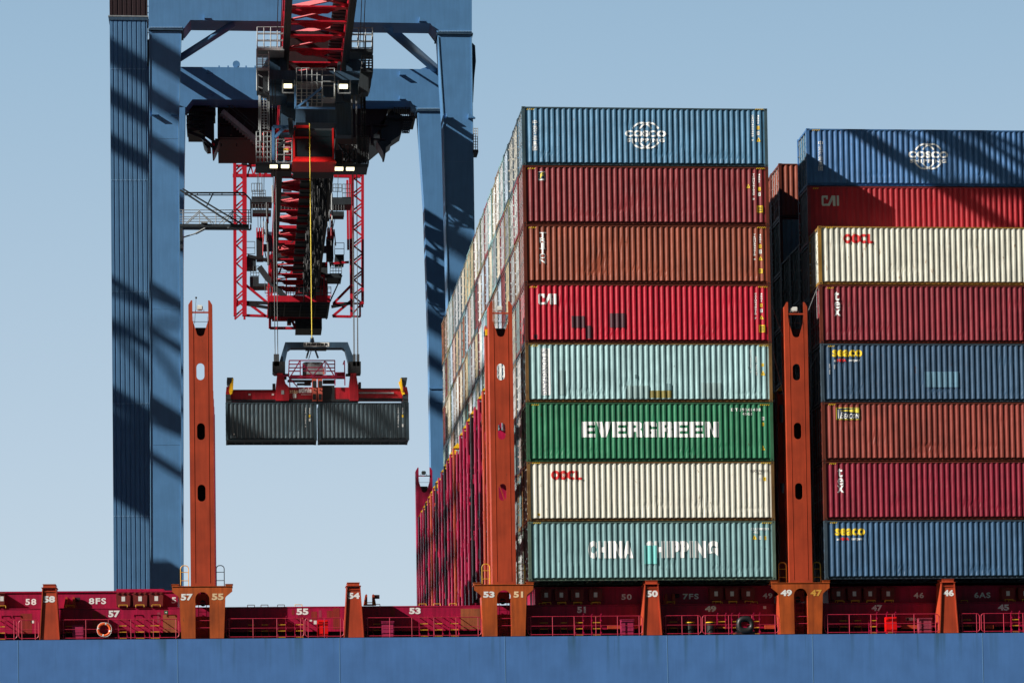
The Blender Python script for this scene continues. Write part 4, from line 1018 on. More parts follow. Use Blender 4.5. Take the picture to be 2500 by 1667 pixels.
hazard(B1[7], RP+0.006, XB, 1982, 318, 2004, 5); hazard(B1[6], RP+0.006, XB, 1984, 460, 2001, 5)
# pale board and letters on the shaded dark teal container
# ------------------------------------------------------------------ lashing wires in the gap
q0, q1 = P(2000, 700, -0.2), P(1974, 760, 0.4)
for a, b, lab in (((1999,693),(1972,762),'thin lashing rod at the top left corner of the right block'),((1884,745),(1914,830),'thin lashing rod right of the bright red container'),((1886,855),(1916,975),'thin lashing rod right of the pale teal container'),((2005,845),(1975,905),'thin lashing rod beside the navy container')):
    mb = MB(); mb.tube(P(*a, 0.5), P(*b, 0.5), 0.014, 5); o = mb.build('lashing_rod', 'galv'); tag(o, lab, 'lashing rod', 'lashing rods')

# ------------------------------------------------------------------ quay crane: legs and portal frames
YW, YL = 66.0, 96.0
XLB = -4.6
GZ = -20.5
crane = thing('gantry_crane', (-8, YW, GZ), 'huge blue portal frame quay crane behind the ship, with a red lattice boom overhead', 'crane')
def ext(poly_px, Y, bottom):
    """pixel outline, its last two points carried straight down to the quay"""
    w = W2(poly_px, Y); n = len(w)
    a, b = w[bottom[0]], w[bottom[1]]
    out = []
    for i, p in enumerate(w):
        out.append(p)
        if i == bottom[0]: out.append((a[0], GZ)); out.append((b[0], GZ))
    return out
mb = MB(); mb.prism(ext([(364,77),(442,77),(438,200),(435.5,300),(437,470),(440,800),(443,1437),(367.5,1437),(366,800)], YW, (6, 7)), YW, YW + 1.9); mb.build('waterside_leg', 'blue', crane)
mb = MB(); mb.prism(ext([(1152,84),(1157,450),(1162,800),(1166,1400),(1099,1400),(1096,1150),(1093,744),(1082,290),(1069,84)], YW, (3, 4)), YW, YW + 2.2); mb.build('waterside_leg', 'blue', crane)
mb = MB(); mb.prism(W2([(363,-160),(1152,-160),(1152,80),(1068,80),(1051,57.5),(465,49.5),(449,70),(363,70)], YW), YW, YW + 2.6); mb.build('portal_beam', 'blue', crane)
for a, b, y in ((362,446.5,70.5),(1066,1155,80)):
    mb = MB(); fbox(mb, a, y, b, y + 3.5, YW - 0.12, 2.6)
    mb.build('joint_flange', 'bluedark', crane)
    mb = MB(); n = 22
    for i in range(n):
        x = P(a + 4 + (b - a - 8) * i / (n - 1), y - 3.4, YW - 0.06); mb.box(x.x-0.035, x.x+0.035, YW-0.06, YW, x.z-0.035, x.z+0.035)
    mb.build('bolt_row', 'bolt', crane)
M['edgeblue'] = paint('light_blue_edge', (0.15, 0.33, 0.55), 0.4, 0.1)
for pts in (((442.3,84),(435.8,300),(437.2,470),(440,800),(443,1437)), ((365,84),(366.5,800),(368,1437)), ((1151,90),(1156.2,450),(1161,800)), ((1070,90),(1083,290),(1094,744),(1097,1150))):  # lighter blue strips put in for the light along the leg edges
    mb = MB()
    for a, b in zip(pts, pts[1:]): mb.bar(P(*a, YW-0.02), P(*b, YW-0.02), 0.06, 0.06)
    mb.build('edge_highlight', 'edgeblue', crane)
for a, b, y in ((366,436,338),(368,438,754),(368,440,1085),(1094,1158,610),(1086,1155,395)):
    mb = MB(); fbox(mb, a, y, b, y+0.5, YW-0.012, 0.012); mb.build('plate_joint', 'edgeblue', crane)
# landside frame
mb = MB(); mb.prism(ext([(380,240),(452,262),(447,640),(447.5,1437),(385,1437)], YL, (3, 4)), YL, YL + 2.0); mb.build('landside_leg', 'blue', crane)
mb = MB(); mb.prism(ext([(1110,272),(1120,1127),(1052,1127),(1047,850),(1036,510),(1020,272)], YL, (1, 2)), YL, YL + 2.0); mb.build('landside_leg', 'blue', crane)
mb = MB(); mb.prism(W2([(380,163),(1110,170),(1110,268),(1018,268),(1003,247),(470,243),(455,262),(380,262)], YL), YL, YL + 2.6); mb.build('landside_beam', 'blue', crane)
mb = MB(); fbox(mb, 1016, 268, 1100, 271.5, YL - 0.12, 2.5); mb.build('joint_flange', 'bluedark', crane)
mb = MB()
for i in range(20):
    x = P(1021 + i*3.2, 265, YL - 0.06); mb.box(x.x-0.04, x.x+0.04, YL-0.06, YL, x.z-0.04, x.z+0.04)
mb.build('bolt_row', 'bolt', crane)
mb = MB(); fbox(mb, 1048, 946, 1110, 949, YL-0.08, 0.08); fbox(mb, 1049, 981, 1112, 984, YL-0.08, 0.08); mb.build('leg_band', 'blue', crane)
# diagonal tubular braces and gussets
mb = MB(); mb.tube(P(571,58,YW+0.6), P(432,147,YW+1.0), 0.25, 14); mb.build('diagonal_brace', 'blue', crane, smooth=True)
mb = MB(); mb.tube(P(946,66,YW+1.2), P(1063,168,YL+0.8), 0.36, 14); mb.build('diagonal_brace', 'blue', crane, smooth=True)
mb = MB(); mb.prism(W2([(1028,168.5),(1072,171),(1072,158),(1058,158)], YL+0.4), YL+0.4, YL+1.4); mb.build('gusset', 'blue', crane)
# added beams hidden by the left leg; they cast shadow bands on the landside beam
for px_, py_, w_ in ((485, 176, 0.75), (447, 192, 0.6)):
    q = P(px_, py_, YL); xt = -19.6; z_ = q.z + 0.637 * (q.x - xt)
    mb = MB(); mb.box(xt-0.3, xt+0.3, YW+2.7, YL-0.004, z_-w_/2, z_+w_/2); mb.build('hidden_shade_beam', 'blue', crane)
for dz in (0.0, 1.1):
    q = P(975, 215, YL); mb = MB(); mb.tube((XLB, YW+2, q.z+2.2+dz+0.637*(q.x-XLB)), (XLB, YL, q.z+2.2+dz+0.637*(q.x-XLB)), 0.09, 6); mb.build('stay_rope', 'rope', crane)
# pad eyes and brackets
for (x, y, Y) in ((500,44,YW),(1024,51,YW),(506,178,YL),(976,182,YL),(976,241,YL),(372,279,YW),(418,279,YW),(1090,286,YW),(1143,287,YW),(504,230,YL)):
    mb = MB(); q = P(x, y, Y); mb.prism([(q.x-0.03, q.z-0.12), (q.x+0.5, q.z-0.12), (q.x+0.45, q.z-0.06), (q.x, q.z+0.22)], Y - 0.35, Y); mb.build('pad_eye', 'blue', crane)
mb = MB()
for i in range(8): q = P(535 + i*22, 163.5, YL); mb.box(q.x-0.06, q.x+0.06, YL+0.1, YL+0.3, q.z, q.z+0.12)
q = P(577, 163, YL); mb.tube((q.x, YL+0.2, q.z+0.25), (q.x, YL+0.35, q.z+0.25), 0.3, 12); mb.build('lifting_eye', 'blue', crane)
# access ladder and cable run on the right leg
mb = MB()
q0, q1 = P(1161, 150, YW+1), P(1165, 300, YW+1)
mb.prism(W2([(1153,105),(1160,112),(1162,150),(1158,190),(1155,250),(1153,250)], YW+0.8), YW+0.8, YW+1.6); mb.build('cable_hood', 'bluedark', crane)
mb = MB()
fbox(mb, 1155, 366, 1168, 372, YW-0.3, 1.6)
mb.build('leg_platform', 'darksteel', crane)
mb = MB()
for x in (1156, 1161, 1166): mb.tube(P(x, 313, YW-0.3), P(x, 366, YW-0.3), 0.03)
for i in range(9): mb.tube(P(1155, 314+i*6.5, YW-0.3), P(1166, 314+i*6.5, YW-0.3), 0.025)
mb.build('leg_ladder_cage', 'galv', crane)
# gangway from the left leg, with truss stays
gw = MB()
Yg = 70.0
def G(x, y, Y=Yg): return P(x, y, Y)
fbox(gw, 437, 547, 608, 554, Yg, 1.1)
gw.build('gangway_deck', 'darksteel', crane)
gw = MB()
for dY in (0.0, 1.1):
    gw.bar(G(440,464,Yg+dY), G(572,550,Yg+dY), 0.12); gw.bar(G(446,461,Yg+dY), G(590,547,Yg+dY), 0.10)
    gw.bar(G(452,471,Yg+dY), G(596,471,Yg+dY), 0.10); gw.bar(G(452,476.5,Yg+dY), G(598,476.5,Yg+dY), 0.07)
    gw.bar(G(521,471,Yg+dY), G(505,503,Yg+dY), 0.08)
    gw.bar(G(596,471,Yg+dY), G(612,488,Yg+dY), 0.1); gw.bar(G(612,488,Yg+dY), G(613,545,Yg+dY), 0.1)
    for i in range(5): gw.bar(G(452+30*i,471,Yg+dY), G(452+30*i,476,Yg+dY), 0.06)
gw.build('gangway_stay', 'darksteel', crane)
gw = MB()
for y in (513, 519.5, 529, 535, 541): gw.tube(G(438,y), G(611,y), 0.03)
for i in range(5):
    x = 447 + 40*i; gw.tube(G(x,513), G(x,547), 0.035)
for a, b in (((453,546),(486,515)),((486,515),(522,546)),((535,546),(568,516)),((568,516),(603,546)),((457,546),(487,519)),((490,519),(516,546)),((545,546),(568,520))): gw.tube(G(*a), G(*b), 0.035)
for y in (513, 529, 541): gw.tube(G(438,y,Yg+1.1), G(611,y,Yg+1.1), 0.03)
gw.build('gangway_railing', 'galv', crane)
gw = MB(); gw.tube(G(501,558), G(478,570), 0.09); gw.tube(G(478,570), G(446,580), 0.05); gw.tube(G(446,580), G(438,578), 0.12); gw.box(G(491,545).x, G(507,545).x, Yg-0.1, Yg+0.4, G(491,545).z, G(491,541.5).z)
gw.tube(G(555,557), G(612,561), 0.07); gw.tube(G(612,561), G(612,548), 0.07); gw.build('gangway_strut', 'galv', crane)
mb = MB(); fbox(mb, 439, 556, 446, 588, YW+3, 1.0); fbox(mb, 439, 596, 446, 606, YW+3, 1.0); mb.build('leg_box', 'darksteel', crane)

# ------------------------------------------------------------------ machinery house on the rear girder
mh = thing('machinery_house', P(740, 352, 99), 'dark maroon machinery house hanging under the rear beam of the crane, stairs on its face', 'machinery house')
YM = 99.0
mb = MB(); mb.prism(W2([(531,238),(954,242),(936,310),(905,336),(531,336)], YM), YM, YM + 9); mb.build('house_body', 'maroon', mh)
mb = MB(); mb.prism(W2([(531,238),(860,240),(860,250),(531,250)], YM-0.1), YM - 0.1, YM); mb.build('roof_beam', 'black', mh)
mb = MB()
for (a, b, c, d) in ((517,300,523,350),(531,301,566,303),(533,303,537,340),(562,303,567,330),(525,339,630,341),(905,338,940,341),(870,304,945,306),(905,300,912,352)): mb = MB(); fbox(mb, a, b, c, d, YM-0.5, 0.4); mb.build('frame_post', 'maroon', mh)
mb = MB(); mb.prism(W2([(516,342),(536,342),(527,366),(522,376),(519,376)], YM-0.4), YM-0.4, YM+2); mb.build('hanger_bracket', 'black', mh)
mb = MB(); mb.prism(W2([(920,344),(955,344),(955,350),(942,360),(941,379),(937,379),(936,372)], YM-0.4), YM-0.4, YM+2); mb.build('hanger_bracket', 'black', mh)
mb = MB(); fbox(mb, 517.5, 350, 523, 356, YM-0.6, 0.3); fbox(mb, 518.5, 366, 523, 376, YM-0.6, 0.3); mb.build('red_buffer', 'cranered', mh)
mb = MB(); mb.prism(W2([(490,318),(515,361),(506,362),(498,352)], YM), YM, YM+2); mb.build('side_chute', 'darksteel', mh)
# left service platform: stacked grilles
mb = MB()
mb.prism(W2([(472,241),(520,241),(526,251),(524,258),(461,258),(459,266)], YM-1), YM-1, YM+3)
fbox(mb, 460, 265, 525, 272, YM-1, 4); fbox(mb, 455, 281, 500, 284, YM-1, 4); fbox(mb, 455, 291, 500, 293.5, YM-1, 4); fbox(mb, 455, 303, 500, 306, YM-1, 4); fbox(mb, 458, 314, 500, 318, YM-1, 4)
for i in range(16): fbox(mb, 462+i*2.6, 258, 463.3+i*2.6, 318, YM - (i % 2), 0.3)
fbox(mb, 484, 252, 486, 268, YM-1, .2); fbox(mb, 506, 252, 512, 268, YM-1, .5)
mb.prism(W2([(490,272),(524,272),(520,345),(500,330),(490,318)], YM), YM, YM+0.3)
for i in range(6): mb.bar(P(488, 280+i*8, YM-0.4), P(519, 300+i*8, YM-0.4), 0.25)
mb.bar(P(459,322,YM-0.5), P(492,335,YM-0.5), 0.25); mb.bar(P(492,335,YM-0.5), P(519,358,YM-0.5), 0.25)
mb.build('left_platform', 'black', mh)
mb = MB()
fbox(mb, 935, 247, 1012, 250, YM-1, 4)
mb.prism(W2([(960,247),(1005,247),(1020,263),(1018,272),(1008,266),(1000,256),(960,256)], YM-1), YM-1, YM+2)
fbox(mb, 945, 283, 1015, 287, YM-1, 4)
for i in range(12): fbox(mb, 958+i*4.5, 256, 960+i*4.5, 286, YM - (i % 2), 0.2)
mb.prism(W2([(955,270),(990,286),(978,330),(955,345),(930,352),(930,300)], YM), YM, YM+2)
for i in range(7): fbox(mb, 982+i*1.5, 288+i*0, 986+i*4.5-i*1.5, 290, YM, 1); 
for i in range(7): mb.bar(P(984, 290+i*5.5, YM-0.2), P(1010-i*2.2, 290+i*5.5, YM-0.2), 0.14)
for i in range(5): mb.bar(P(986+i*5, 288, YM-0.2), P(982+i*4, 326, YM-0.2), 0.08)
mb.build('right_platform', 'black', mh)
mb = MB()
for dY in (0, 0.9): mb.bar(P(543,271,YM-1.2+dY), P(630,344,YM-1.2+dY), 0.14, 0.35)
for i in range(14): t_ = i/13; a = P(543+87*t_, 275+73*t_, YM-1.2); mb.box(a.x-0.2, a.x+0.2, YM-1.2, YM-0.3, a.z-0.12, a.z-0.08)
mb.build('stair_flight', 'galv', mh)
mb = MB()
for o_ in (24, 33): mb.tube(P(548,275-o_,YM-1.2), P(635,348-o_,YM-1.2), 0.035)
for i in range(5): t_ = i/4; mb.tube(P(552+80*t_, 277+67*t_, YM-1.2), P(562+80*t_, 257+67*t_, YM-1.2), 0.035)
mb.build('stair_railing', 'darksteel', mh)
mb = MB()
for x in (540, 578, 616, 940-27): mb.tube(P(x,351,YM), P(x,358,YM), 0.05)
mb.build('drip_pipe', 'black', mh)

# ------------------------------------------------------------------ lattice boom
XL, XR, ZB, ZT = P(706,0,38).x, P(865,0,38).x, 40.7, 44.4
Y0, Y1 = -16.0, 134.0
boom = thing('crane_boom', ((XL+XR)/2, YW, ZB), 'red lattice boom girder of the crane reaching out overhead, walkway along its right side', 'crane boom')
STEP = 3.25
NS = int((Y1 - Y0) / STEP)
mb = MB()
for x in (XL, XR):
    mb.box(x-0.2, x+0.2, Y0, Y1, ZB-0.25, ZB+0.2); mb.box(x-0.14, x+0.14, Y0, Y1, ZT-0.15, ZT+0.15)
mb.build('boom_chord', 'cranered', boom)
for x in (XL, XR):  # black rail strips added to stand for the chords' shaded undersides
    mb = MB(); mb.box(x-0.22, x+0.24, Y0, Y1, ZB-0.33, ZB-0.251); mb.box(x-0.03, x+0.05, Y0, Y1, ZB-0.42, ZB-0.331); mb.build('rail_shade_strip', 'black', boom)
mb = MB(); mb.box(XL+1.7, XR-0.3, 80, 126, ZB-0.16, ZB-0.10)  # dark panel added under the rear boom to darken it like shade
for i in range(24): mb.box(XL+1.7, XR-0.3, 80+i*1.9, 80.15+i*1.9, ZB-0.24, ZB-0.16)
mb.build('dark_under_panel', 'darksteel', boom)
mb = MB(); mt_ = MB(); md = MB()
for i in range(NS + 1):
    y = Y0 + i * STEP
    mb.box(XL+0.2, XR-0.2, y-0.25, y+0.25, ZB-0.05, ZB+0.05)
    mb.prism([(XL+0.7, ZB-0.05), (XR-1.0, ZB-0.05), (XR-1.5, ZB-0.33), (XL+1.2, ZB-0.33)], y+0.20, y+0.25)
    mt_.box(XL+0.14, XR-0.14, y-0.10, y+0.10, ZT-0.12, ZT+0.12)
    if i < NS:
        s_ = 1 if i % 2 else -1; xa, xb = (XL, XR) if s_ > 0 else (XR, XL)
        mb.bar((xa, y, ZB+0.1), (xb, y+STEP, ZB+0.1), 0.26, 0.06); mt_.bar((xb, y, ZT), (xa, y+STEP, ZT), 0.18, 0.3)
        for x in (XL, XR):
            za, zb2 = (ZB, ZT) if i % 2 else (ZT, ZB); md.bar((x, y, za), (x, y+STEP, zb2), 0.14); md.bar((x, y, ZB), (x, y, ZT), 0.12)
mb.build('lower_bracing', 'cranered', boom); mt_.build('upper_bracing', 'cranered', boom); md.build('side_bracing', 'cranered', boom)
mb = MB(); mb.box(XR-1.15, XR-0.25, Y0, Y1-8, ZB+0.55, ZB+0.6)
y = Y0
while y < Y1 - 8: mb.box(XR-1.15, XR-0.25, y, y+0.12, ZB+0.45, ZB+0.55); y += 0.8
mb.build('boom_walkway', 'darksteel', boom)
mb = MB(); mb.box(XL+0.25, XR-0.25, 60, 76, ZB+0.3, ZT-0.2); mb.build('boom_solid_box', 'maroon', boom)  # solid box added in the boom to shade the right leg
mb = MB(); mb.box(XR-0.5, XR-0.3, 54, Y1-6, ZB-0.5, ZB-0.3)
mb.build('festoon_track', 'darksteel', boom)
mb = MB(); rf = random.Random(5); y = 60.0
while y < Y1 - 10:
    for k in range(5):
        x = XR - 0.75 + rf.uniform(-0.75, 0.45); dp = rf.uniform(2.2, 3.6) * (0.9 if y < 95 else 0.8); w = rf.uniform(0.9, 1.6)
        pts = [(x + rf.uniform(-.05,.05), y + w*(j/6-0.5), ZB-0.5 - dp*(1-abs(j/3-1)**2.2)) for j in range(7)]
        mb.path(pts, 0.05, 4)
    y += 1.35
mb.build('festoon_cables', 'rubber', boom)
# rear end: lattice gantry with two towers, cross truss and platform
rear = thing('rear_gantry', P(730, 775, 130), 'rectangular red lattice gantry hanging around the rear of the boom, walkway platform at its foot', 'gantry')
YT = 130.0
def tower(x0, x1, y0, y1, name, Yf, mats='cranered', n=17, rear_w=1.6):
    mb = MB(); q = lambda x, y, dY=0: P(x, y, Yf) + Vector((0, dY, 0))
    for dY in (0, rear_w):
        mb.bar(q(x0,y0,dY), q(x0+1,y1,dY), 0.30 if dY == 0 else 0.16); mb.bar(q(x1,y0,dY), q(x1,y1,dY), 0.42 if dY == 0 and x0 < 700 else 0.2)
        for i in range(n):
            a, b = y0 + (y1-y0)*i/n, y0 + (y1-y0)*(i+1)/n
            if dY and i % 2: continue
            if i % 2: mb.bar(q(x0,a,dY), q(x1,b,dY), 0.13)
            else: mb.bar(q(x1,a,dY), q(x0,b,dY), 0.13)
    for i in range(0, n+1, 3):
        a = y0 + (y1-y0)*i/n
        for x in (x0, x1): mb.bar(q(x,a), q(x,a,rear_w), 0.1)
    mb.build(name, mats, rear)
tower(573, 597, 396, 772, 'left_tower', YT)
tower(860, 886, 412, 742, 'right_tower', YT, n=16)
mb = MB(); mb.bar(P(855,430,YT), P(858,772,YT), 0.25); mb.bar(P(848,440,YT), P(850,610,YT), 0.2); mb.bar(P(879,742,YT), P(879,773,YT), 0.18); mb.bar(P(856,741,YT), P(888,741,YT), 0.15); mb.bar(P(858,772,YT), P(880,773,YT), 0.15)
mb.bar(P(858,770,YT), P(879,745,YT), 0.12); mb.build('hoist_guide', 'cranered', rear)
mb = MB()
mb.bar(P(568,429,YT), P(668,429,YT), 0.28); mb.bar(P(575,405,YT), P(665,405,YT), 0.2)
for i in range(5): mb.bar(P(604+i*15,429,YT), P(612+i*15,405,YT), 0.12); mb.bar(P(612+i*15,405,YT), P(619+i*15,429,YT), 0.12)
mb.build('cross_truss', 'cranered', rear); mb = MB(); mb.bar(P(815,430,YT), P(880,431,YT), 0.28); mb.bar(P(847,430,YT), P(860,405,YT), 0.12); mb.bar(P(862,405,YT), P(882,431,YT), 0.15)
mb.build('cross_truss', 'cranered', rear)
mb = MB()
mb.bar(P(567,387,YT), P(640,387,YT), 0.3); mb.bar(P(572,386,YT), P(600,361,YT), 0.22); mb.bar(P(600,361,YT), P(640,363,YT), 0.2); mb.bar(P(590,370,YT), P(603,386,YT), 0.15); mb.bar(P(605,386,YT), P(622,362,YT), 0.16)
mb.bar(P(573,387,YT), P(573,397,YT), 0.28); mb.bar(P(597,387,YT), P(597,404,YT), 0.5); mb.tube(P(600,361,YT-.1), P(600,361,YT)+Vector((0,.2,0)), 0.22, 8)
fbox(mb, 607, 392, 640, 401, YT, 1)
for x in (607, 628): mb.bar(P(x,364,YT), P(x,400,YT), 0.08)
for y in (369, 376, 380): mb.bar(P(607,y,YT), P(628,y,YT), 0.05)
mb.build('head_frame', 'black', rear)
mb = MB()
for (a, b) in (((600,696),(654,740)),((597,734),(649,772)),((601,770),(654,772)),((575,740),(600,733)),((575,748),(598,730)),((858,696),(815,740)),((860,732),(812,772)),((812,741),(860,741)),((812,772),(858,773)),((840,745),(858,738))):
    mb = MB(); mb.bar(P(*a, YT), P(*b, YT), 0.22); mb.build('foot_brace', 'cranered', rear)
mb = MB()
for (a, b) in (((597,738),(654,740)),((598,742),(654,751)),((809,749),(856,740))): mb = MB(); mb.bar(P(*a, YT), P(*b, YT), 0.26); mb.build('dark_brace', 'black', rear)
# foot platform, seen from below: slats
z_ = P(735, 733, YT).z; xa, xb = P(657, 752, YT).x, P(806, 752, YT).x
mb = MB(); mb.box(xa, xb, YT-0.2, YT+7.6, z_-0.06, z_); i = 0
y = YT - 0.2
while y < YT + 7.6: mb.box(xa, xb, y, y+0.26, z_-0.30, z_-0.061); y += 0.75
for x in (xa+0.1, xa+1.4, xa+2.9, xa+4.3, xb-0.2): mb.box(x, x+0.12, YT-0.2, YT+7.6, z_-0.38, z_-0.301)
mb.build('foot_platform', 'darksteel', rear)
mb = MB(); mb.box(xa, xb, YT-0.30, YT-0.21, z_-0.2, z_+0.35); mb.box(xa-0.12, xa, YT-0.3, YT+7.6, z_-0.3, z_+0.35); mb.build('red_kickplate', 'cranered', rear)
mb = MB()
for (a, b) in (((658,776),(786,779)),((659,777),(659,802)),((659,801),(724,801)),((723,779),(723,801)),((711,779),(721,800)),((664,781),(722,781))): mb.bar(P(*a, YT+3), P(*b, YT+3), 0.24)
mb.build('under_frame', 'cranered', rear)
mb = MB(); fbox(mb, 722, 778, 786, 802, YT+2.4, 3.5)
for i in range(5): fbox(mb, 724, 781+i*4, 783, 782.3+i*4, YT+2.3, 0.1)
fbox(mb, 701, 779, 711, 790, YT+2, 1); mb.build('under_platform', 'black', rear)
# railings, posts and small red frames above the foot platform
mb = MB(); rs = random.Random(9)
for x, w in ((662,4.5),(671,1.6),(677,2),(699,3),(709,1.5),(688,2),(725,2),(791,4),(784,1.5),(797,1.5),(751,1)):
    top = {662:620,671:680,677:655,699:665,709:698,688:715,725:706,791:674,784:680,797:684,751:705}[x]
    mb.bar(P(x, 733, YT+0.4), P(x, top, YT+0.4), w/25.0)
for y in (700, 715, 722): mb.tube(P(650,y,YT-.2), P(808,y,YT-.2), 0.03)
for x in range(652, 810, 13): mb.tube(P(x,700,YT-.2), P(x,733,YT-.2), 0.03)
mb.bar(P(676,646,YT+.4), P(728,644,YT+.4), 0.14); mb.bar(P(700,676,YT+.4), P(729,676,YT+.4), 0.2); mb.bar(P(784,674,YT+.4), P(792,674,YT+.4), 0.2)
mb.bar(P(711,733,YT+.4), P(723,716,YT+.4), 0.1); mb.bar(P(703,676,YT+.4), P(728,644,YT+.4), 0.16); mb.bar(P(680,700,YT+.4), P(694,700,YT+.4), 0.14)
mb.bar(P(658,623,YT), P(656,733,YT), 0.2); mb.bar(P(806,644,YT), P(852,640,YT), 0.2)
mb.build('red_posts', 'cranered', rear)
mb = MB()
def grid_rail(x0, y0, x1, y1, Y, nx=4, ny=3, r_=0.03):
    mb = MB()
    for i in range(nx + 1): x = x0 + (x1-x0)*i/nx; mb.tube(P(x,y0,Y), P(x,y1,Y), r_, 5)
    for i in range(ny + 1): y = y0 + (y1-y0)*i/ny; mb.tube(P(x0,y,Y), P(x1,y,Y), r_, 5)
    mb.build('railing', 'darksteel', rear)
grid_rail(614, 448, 640, 468, YT-6, 4, 1); grid_rail(616, 465, 648, 482, YT-6, 5, 2); grid_rail(813, 450, 834, 468, YT-6, 3, 2); grid_rail(836, 450, 856, 482, YT-6, 3, 3)
grid_rail(616, 498, 655, 513, YT-6, 5, 2); grid_rail(807, 500, 840, 514, YT-6, 5, 2)
grid_rail(601, 590, 622, 620, YT, 1, 2); grid_rail(817, 593, 840, 622, YT, 1, 2)
grid_rail(612, 650, 632, 674, YT, 3, 3); grid_rail(678, 658, 724, 694, YT+2, 1, 7); grid_rail(806, 648, 834, 668, YT, 4, 3)
grid_rail(678, 500, 730, 516, YT-6, 6, 2); grid_rail(678, 525, 730, 540, YT-6, 6, 2)
grid_rail(647, 680, 654, 716, YT, 1, 2); grid_rail(800, 704, 808, 735, YT, 1, 3)
mb = MB()
for (a, b, c, d, Y, dp) in ((614,480,664,494,YT-6,2.5),(806,482,858,499,YT-6,2.5),(616,513,662,521,YT-6,1.5),(803,516,840,527,YT-6,1.5),(602,626,625,652,YT,2),(610,675,632,699,YT,2),
                      (632,692,656,699,YT,2),(818,622,840,642,YT,2),(800,668,834,678,YT,3),(680,470,800,494,YT-5,3),(676,586,790,604,YT+3,2),(670,608,760,628,YT+5,2),(725,640,752,700,YT+1,3),(722,694,790,706,YT+2,3),(752,640,800,712,YT+4,2)):
    mb = MB(); fbox(mb, a, b, c, d, Y, dp); mb.build('service_platform', 'darksteel', rear)
mb = MB(); mb.bar(P(633,652,YT), P(652,678,YT), 0.5); mb.bar(P(652,678,YT), P(700,732,YT), 0.5)
mb.build('stair_flight', 'darksteel', rear); mb = MB(); mb.bar(P(604,625,YT), P(672,640,YT), 0.3); mb.build('dark_brace', 'black', rear); mb = MB(); mb.bar(P(802,744,YT+1), P(835,672,YT+1), 0.12); mb.build('dark_brace', 'black', rear)
mb = MB()
for (x0, x1) in ((626, 641), (799, 813)):
    for i in range(3):
        x = x0 + 1.5 + (x1-x0-3)*i/2; mb = MB(); fbox(mb, x-1.6, 556, x+1.6, 580, YT-3, 1.2); mb.build('sheave_guard', 'cranered', rear)
mb = MB()
for (x0, x1) in ((626, 643), (797, 814)):
    mb = MB(); fbox(mb, x0, 578, x1, 632, YT-2.5, 1.5); mb.tube(P((x0+x1)/2,572,YT-2), P((x0+x1)/2,572,YT-1), 0.3, 12); mb.build('sheave_block', 'black', rear)
mb = MB()
for (xt, yt, xb_, yb) in ((628,420,630,556),(631,420,637,556),(640,420,636,556),(645,410,643,556),(806,420,802,556),(812,420,807,556),(821,520,813,556),(826,420,822,520)): mb = MB(); mb.tube(P(xt,yt,YT-4), P(xb_,yb,YT-3), 0.03, 5); mb.build('stay_rope', 'rope', rear)
for (x0, y0, x1, y1, Yq) in ((690,452,712,466,118),(760,452,812,466,118),(690,530,760,536,124),(770,545,800,552,124),(690,560,790,566,126),(655,566,668,596,128),(640,596,672,612,128),(780,600,800,616,128)):
    mb = MB(); fbox(mb, x0, y0, x1, y1, Yq, 0.5); mb.build('cross_frame', 'bluedark', rear)
for i in range(14):
    x0 = rs.uniform(640, 668) if i % 2 else rs.uniform(786, 812); y0 = rs.uniform(440, 600); Yq = rs.uniform(112, 126)
    mb = MB(); mb.tube(P(x0, y0, Yq), P(x0 + rs.uniform(-3, 3), y0 + rs.uniform(40, 90), Yq), rs.choice((0.05, 0.09, 0.14)), 6); mb.build('conduit', rs.choice(('darksteel', 'galv', 'cranered', 'black')), rear)
for (x0, y0, x1, y1) in ((646,612,700,640),(660,640,700,668),(790,610,815,650),(640,560,660,590),(700,560,790,600),(810,560,830,600)):
    for k in range(3):
        mb = MB(); mb.bar(P(x0 + rs.uniform(0, x1-x0), y0, YT-1), P(x0 + rs.uniform(0, x1-x0), y1, YT-1), 0.1); mb.build('brace_bar', rs.choice(('darksteel', 'cranered', 'black')), rear)
mb = MB(); fbox(mb, 742, 579, 763, 585, YT-3, 0.3); mb.build('white_plate', 'sign', rear)
mb = MB(); mb.prism(W2([(682,615),(700,614),(722,622),(688,623)], YT-1), YT-1, YT-0.5); fbox(mb, 705, 623, 716, 633, YT-1, .6); mb.build('red_bracket', 'cabred', rear)
mb = MB(); fbox(mb, 699, 633, 722, 635.5, YT-1, 1); mb.build('buffer', 'black', rear)

# ------------------------------------------------------------------ trolley with cab
YC_ = 52.0
tr = thing('crane_trolley', P(760, 235, YC_), 'dark blue crane trolley under the boom with railed platforms on both sides', 'trolley')
mb = MB(); fbox(mb, 654, 173, 884, 195, YC_, 1.0); fbox(mb, 652, 196, 700, 234, YC_+1.2, 2.5); fbox(mb, 840, 196, 890, 232, YC_+1.2, 2.5); fbox(mb, 700, 194, 840, 250, YC_+2.2, 2.0); fbox(mb, 684, 130, 700, 175, YC_+1.5, 2)
fbox(mb, 820, 250, 862, 330, YC_+2.4, 1.0); fbox(mb, 722, 265, 822, 300, YC_+1.6, 2.0); fbox(mb, 686, 232, 722, 330, YC_+3.4, 0.8); fbox(mb, 655, 125, 690, 172, YC_+2, 2); fbox(mb, 846, 120, 892, 175, YC_+2, 2.4)
mb.build('trolley_frame', 'bluedark', tr)
mb = MB(); mb.box(P(655,122,YC_).x, P(690,122,YC_).x, YC_-0.5, YC_+3, P(670,122,YC_).z-0.12, P(670,122,YC_).z)
mb.build('upper_deck', 'darksteel', tr)
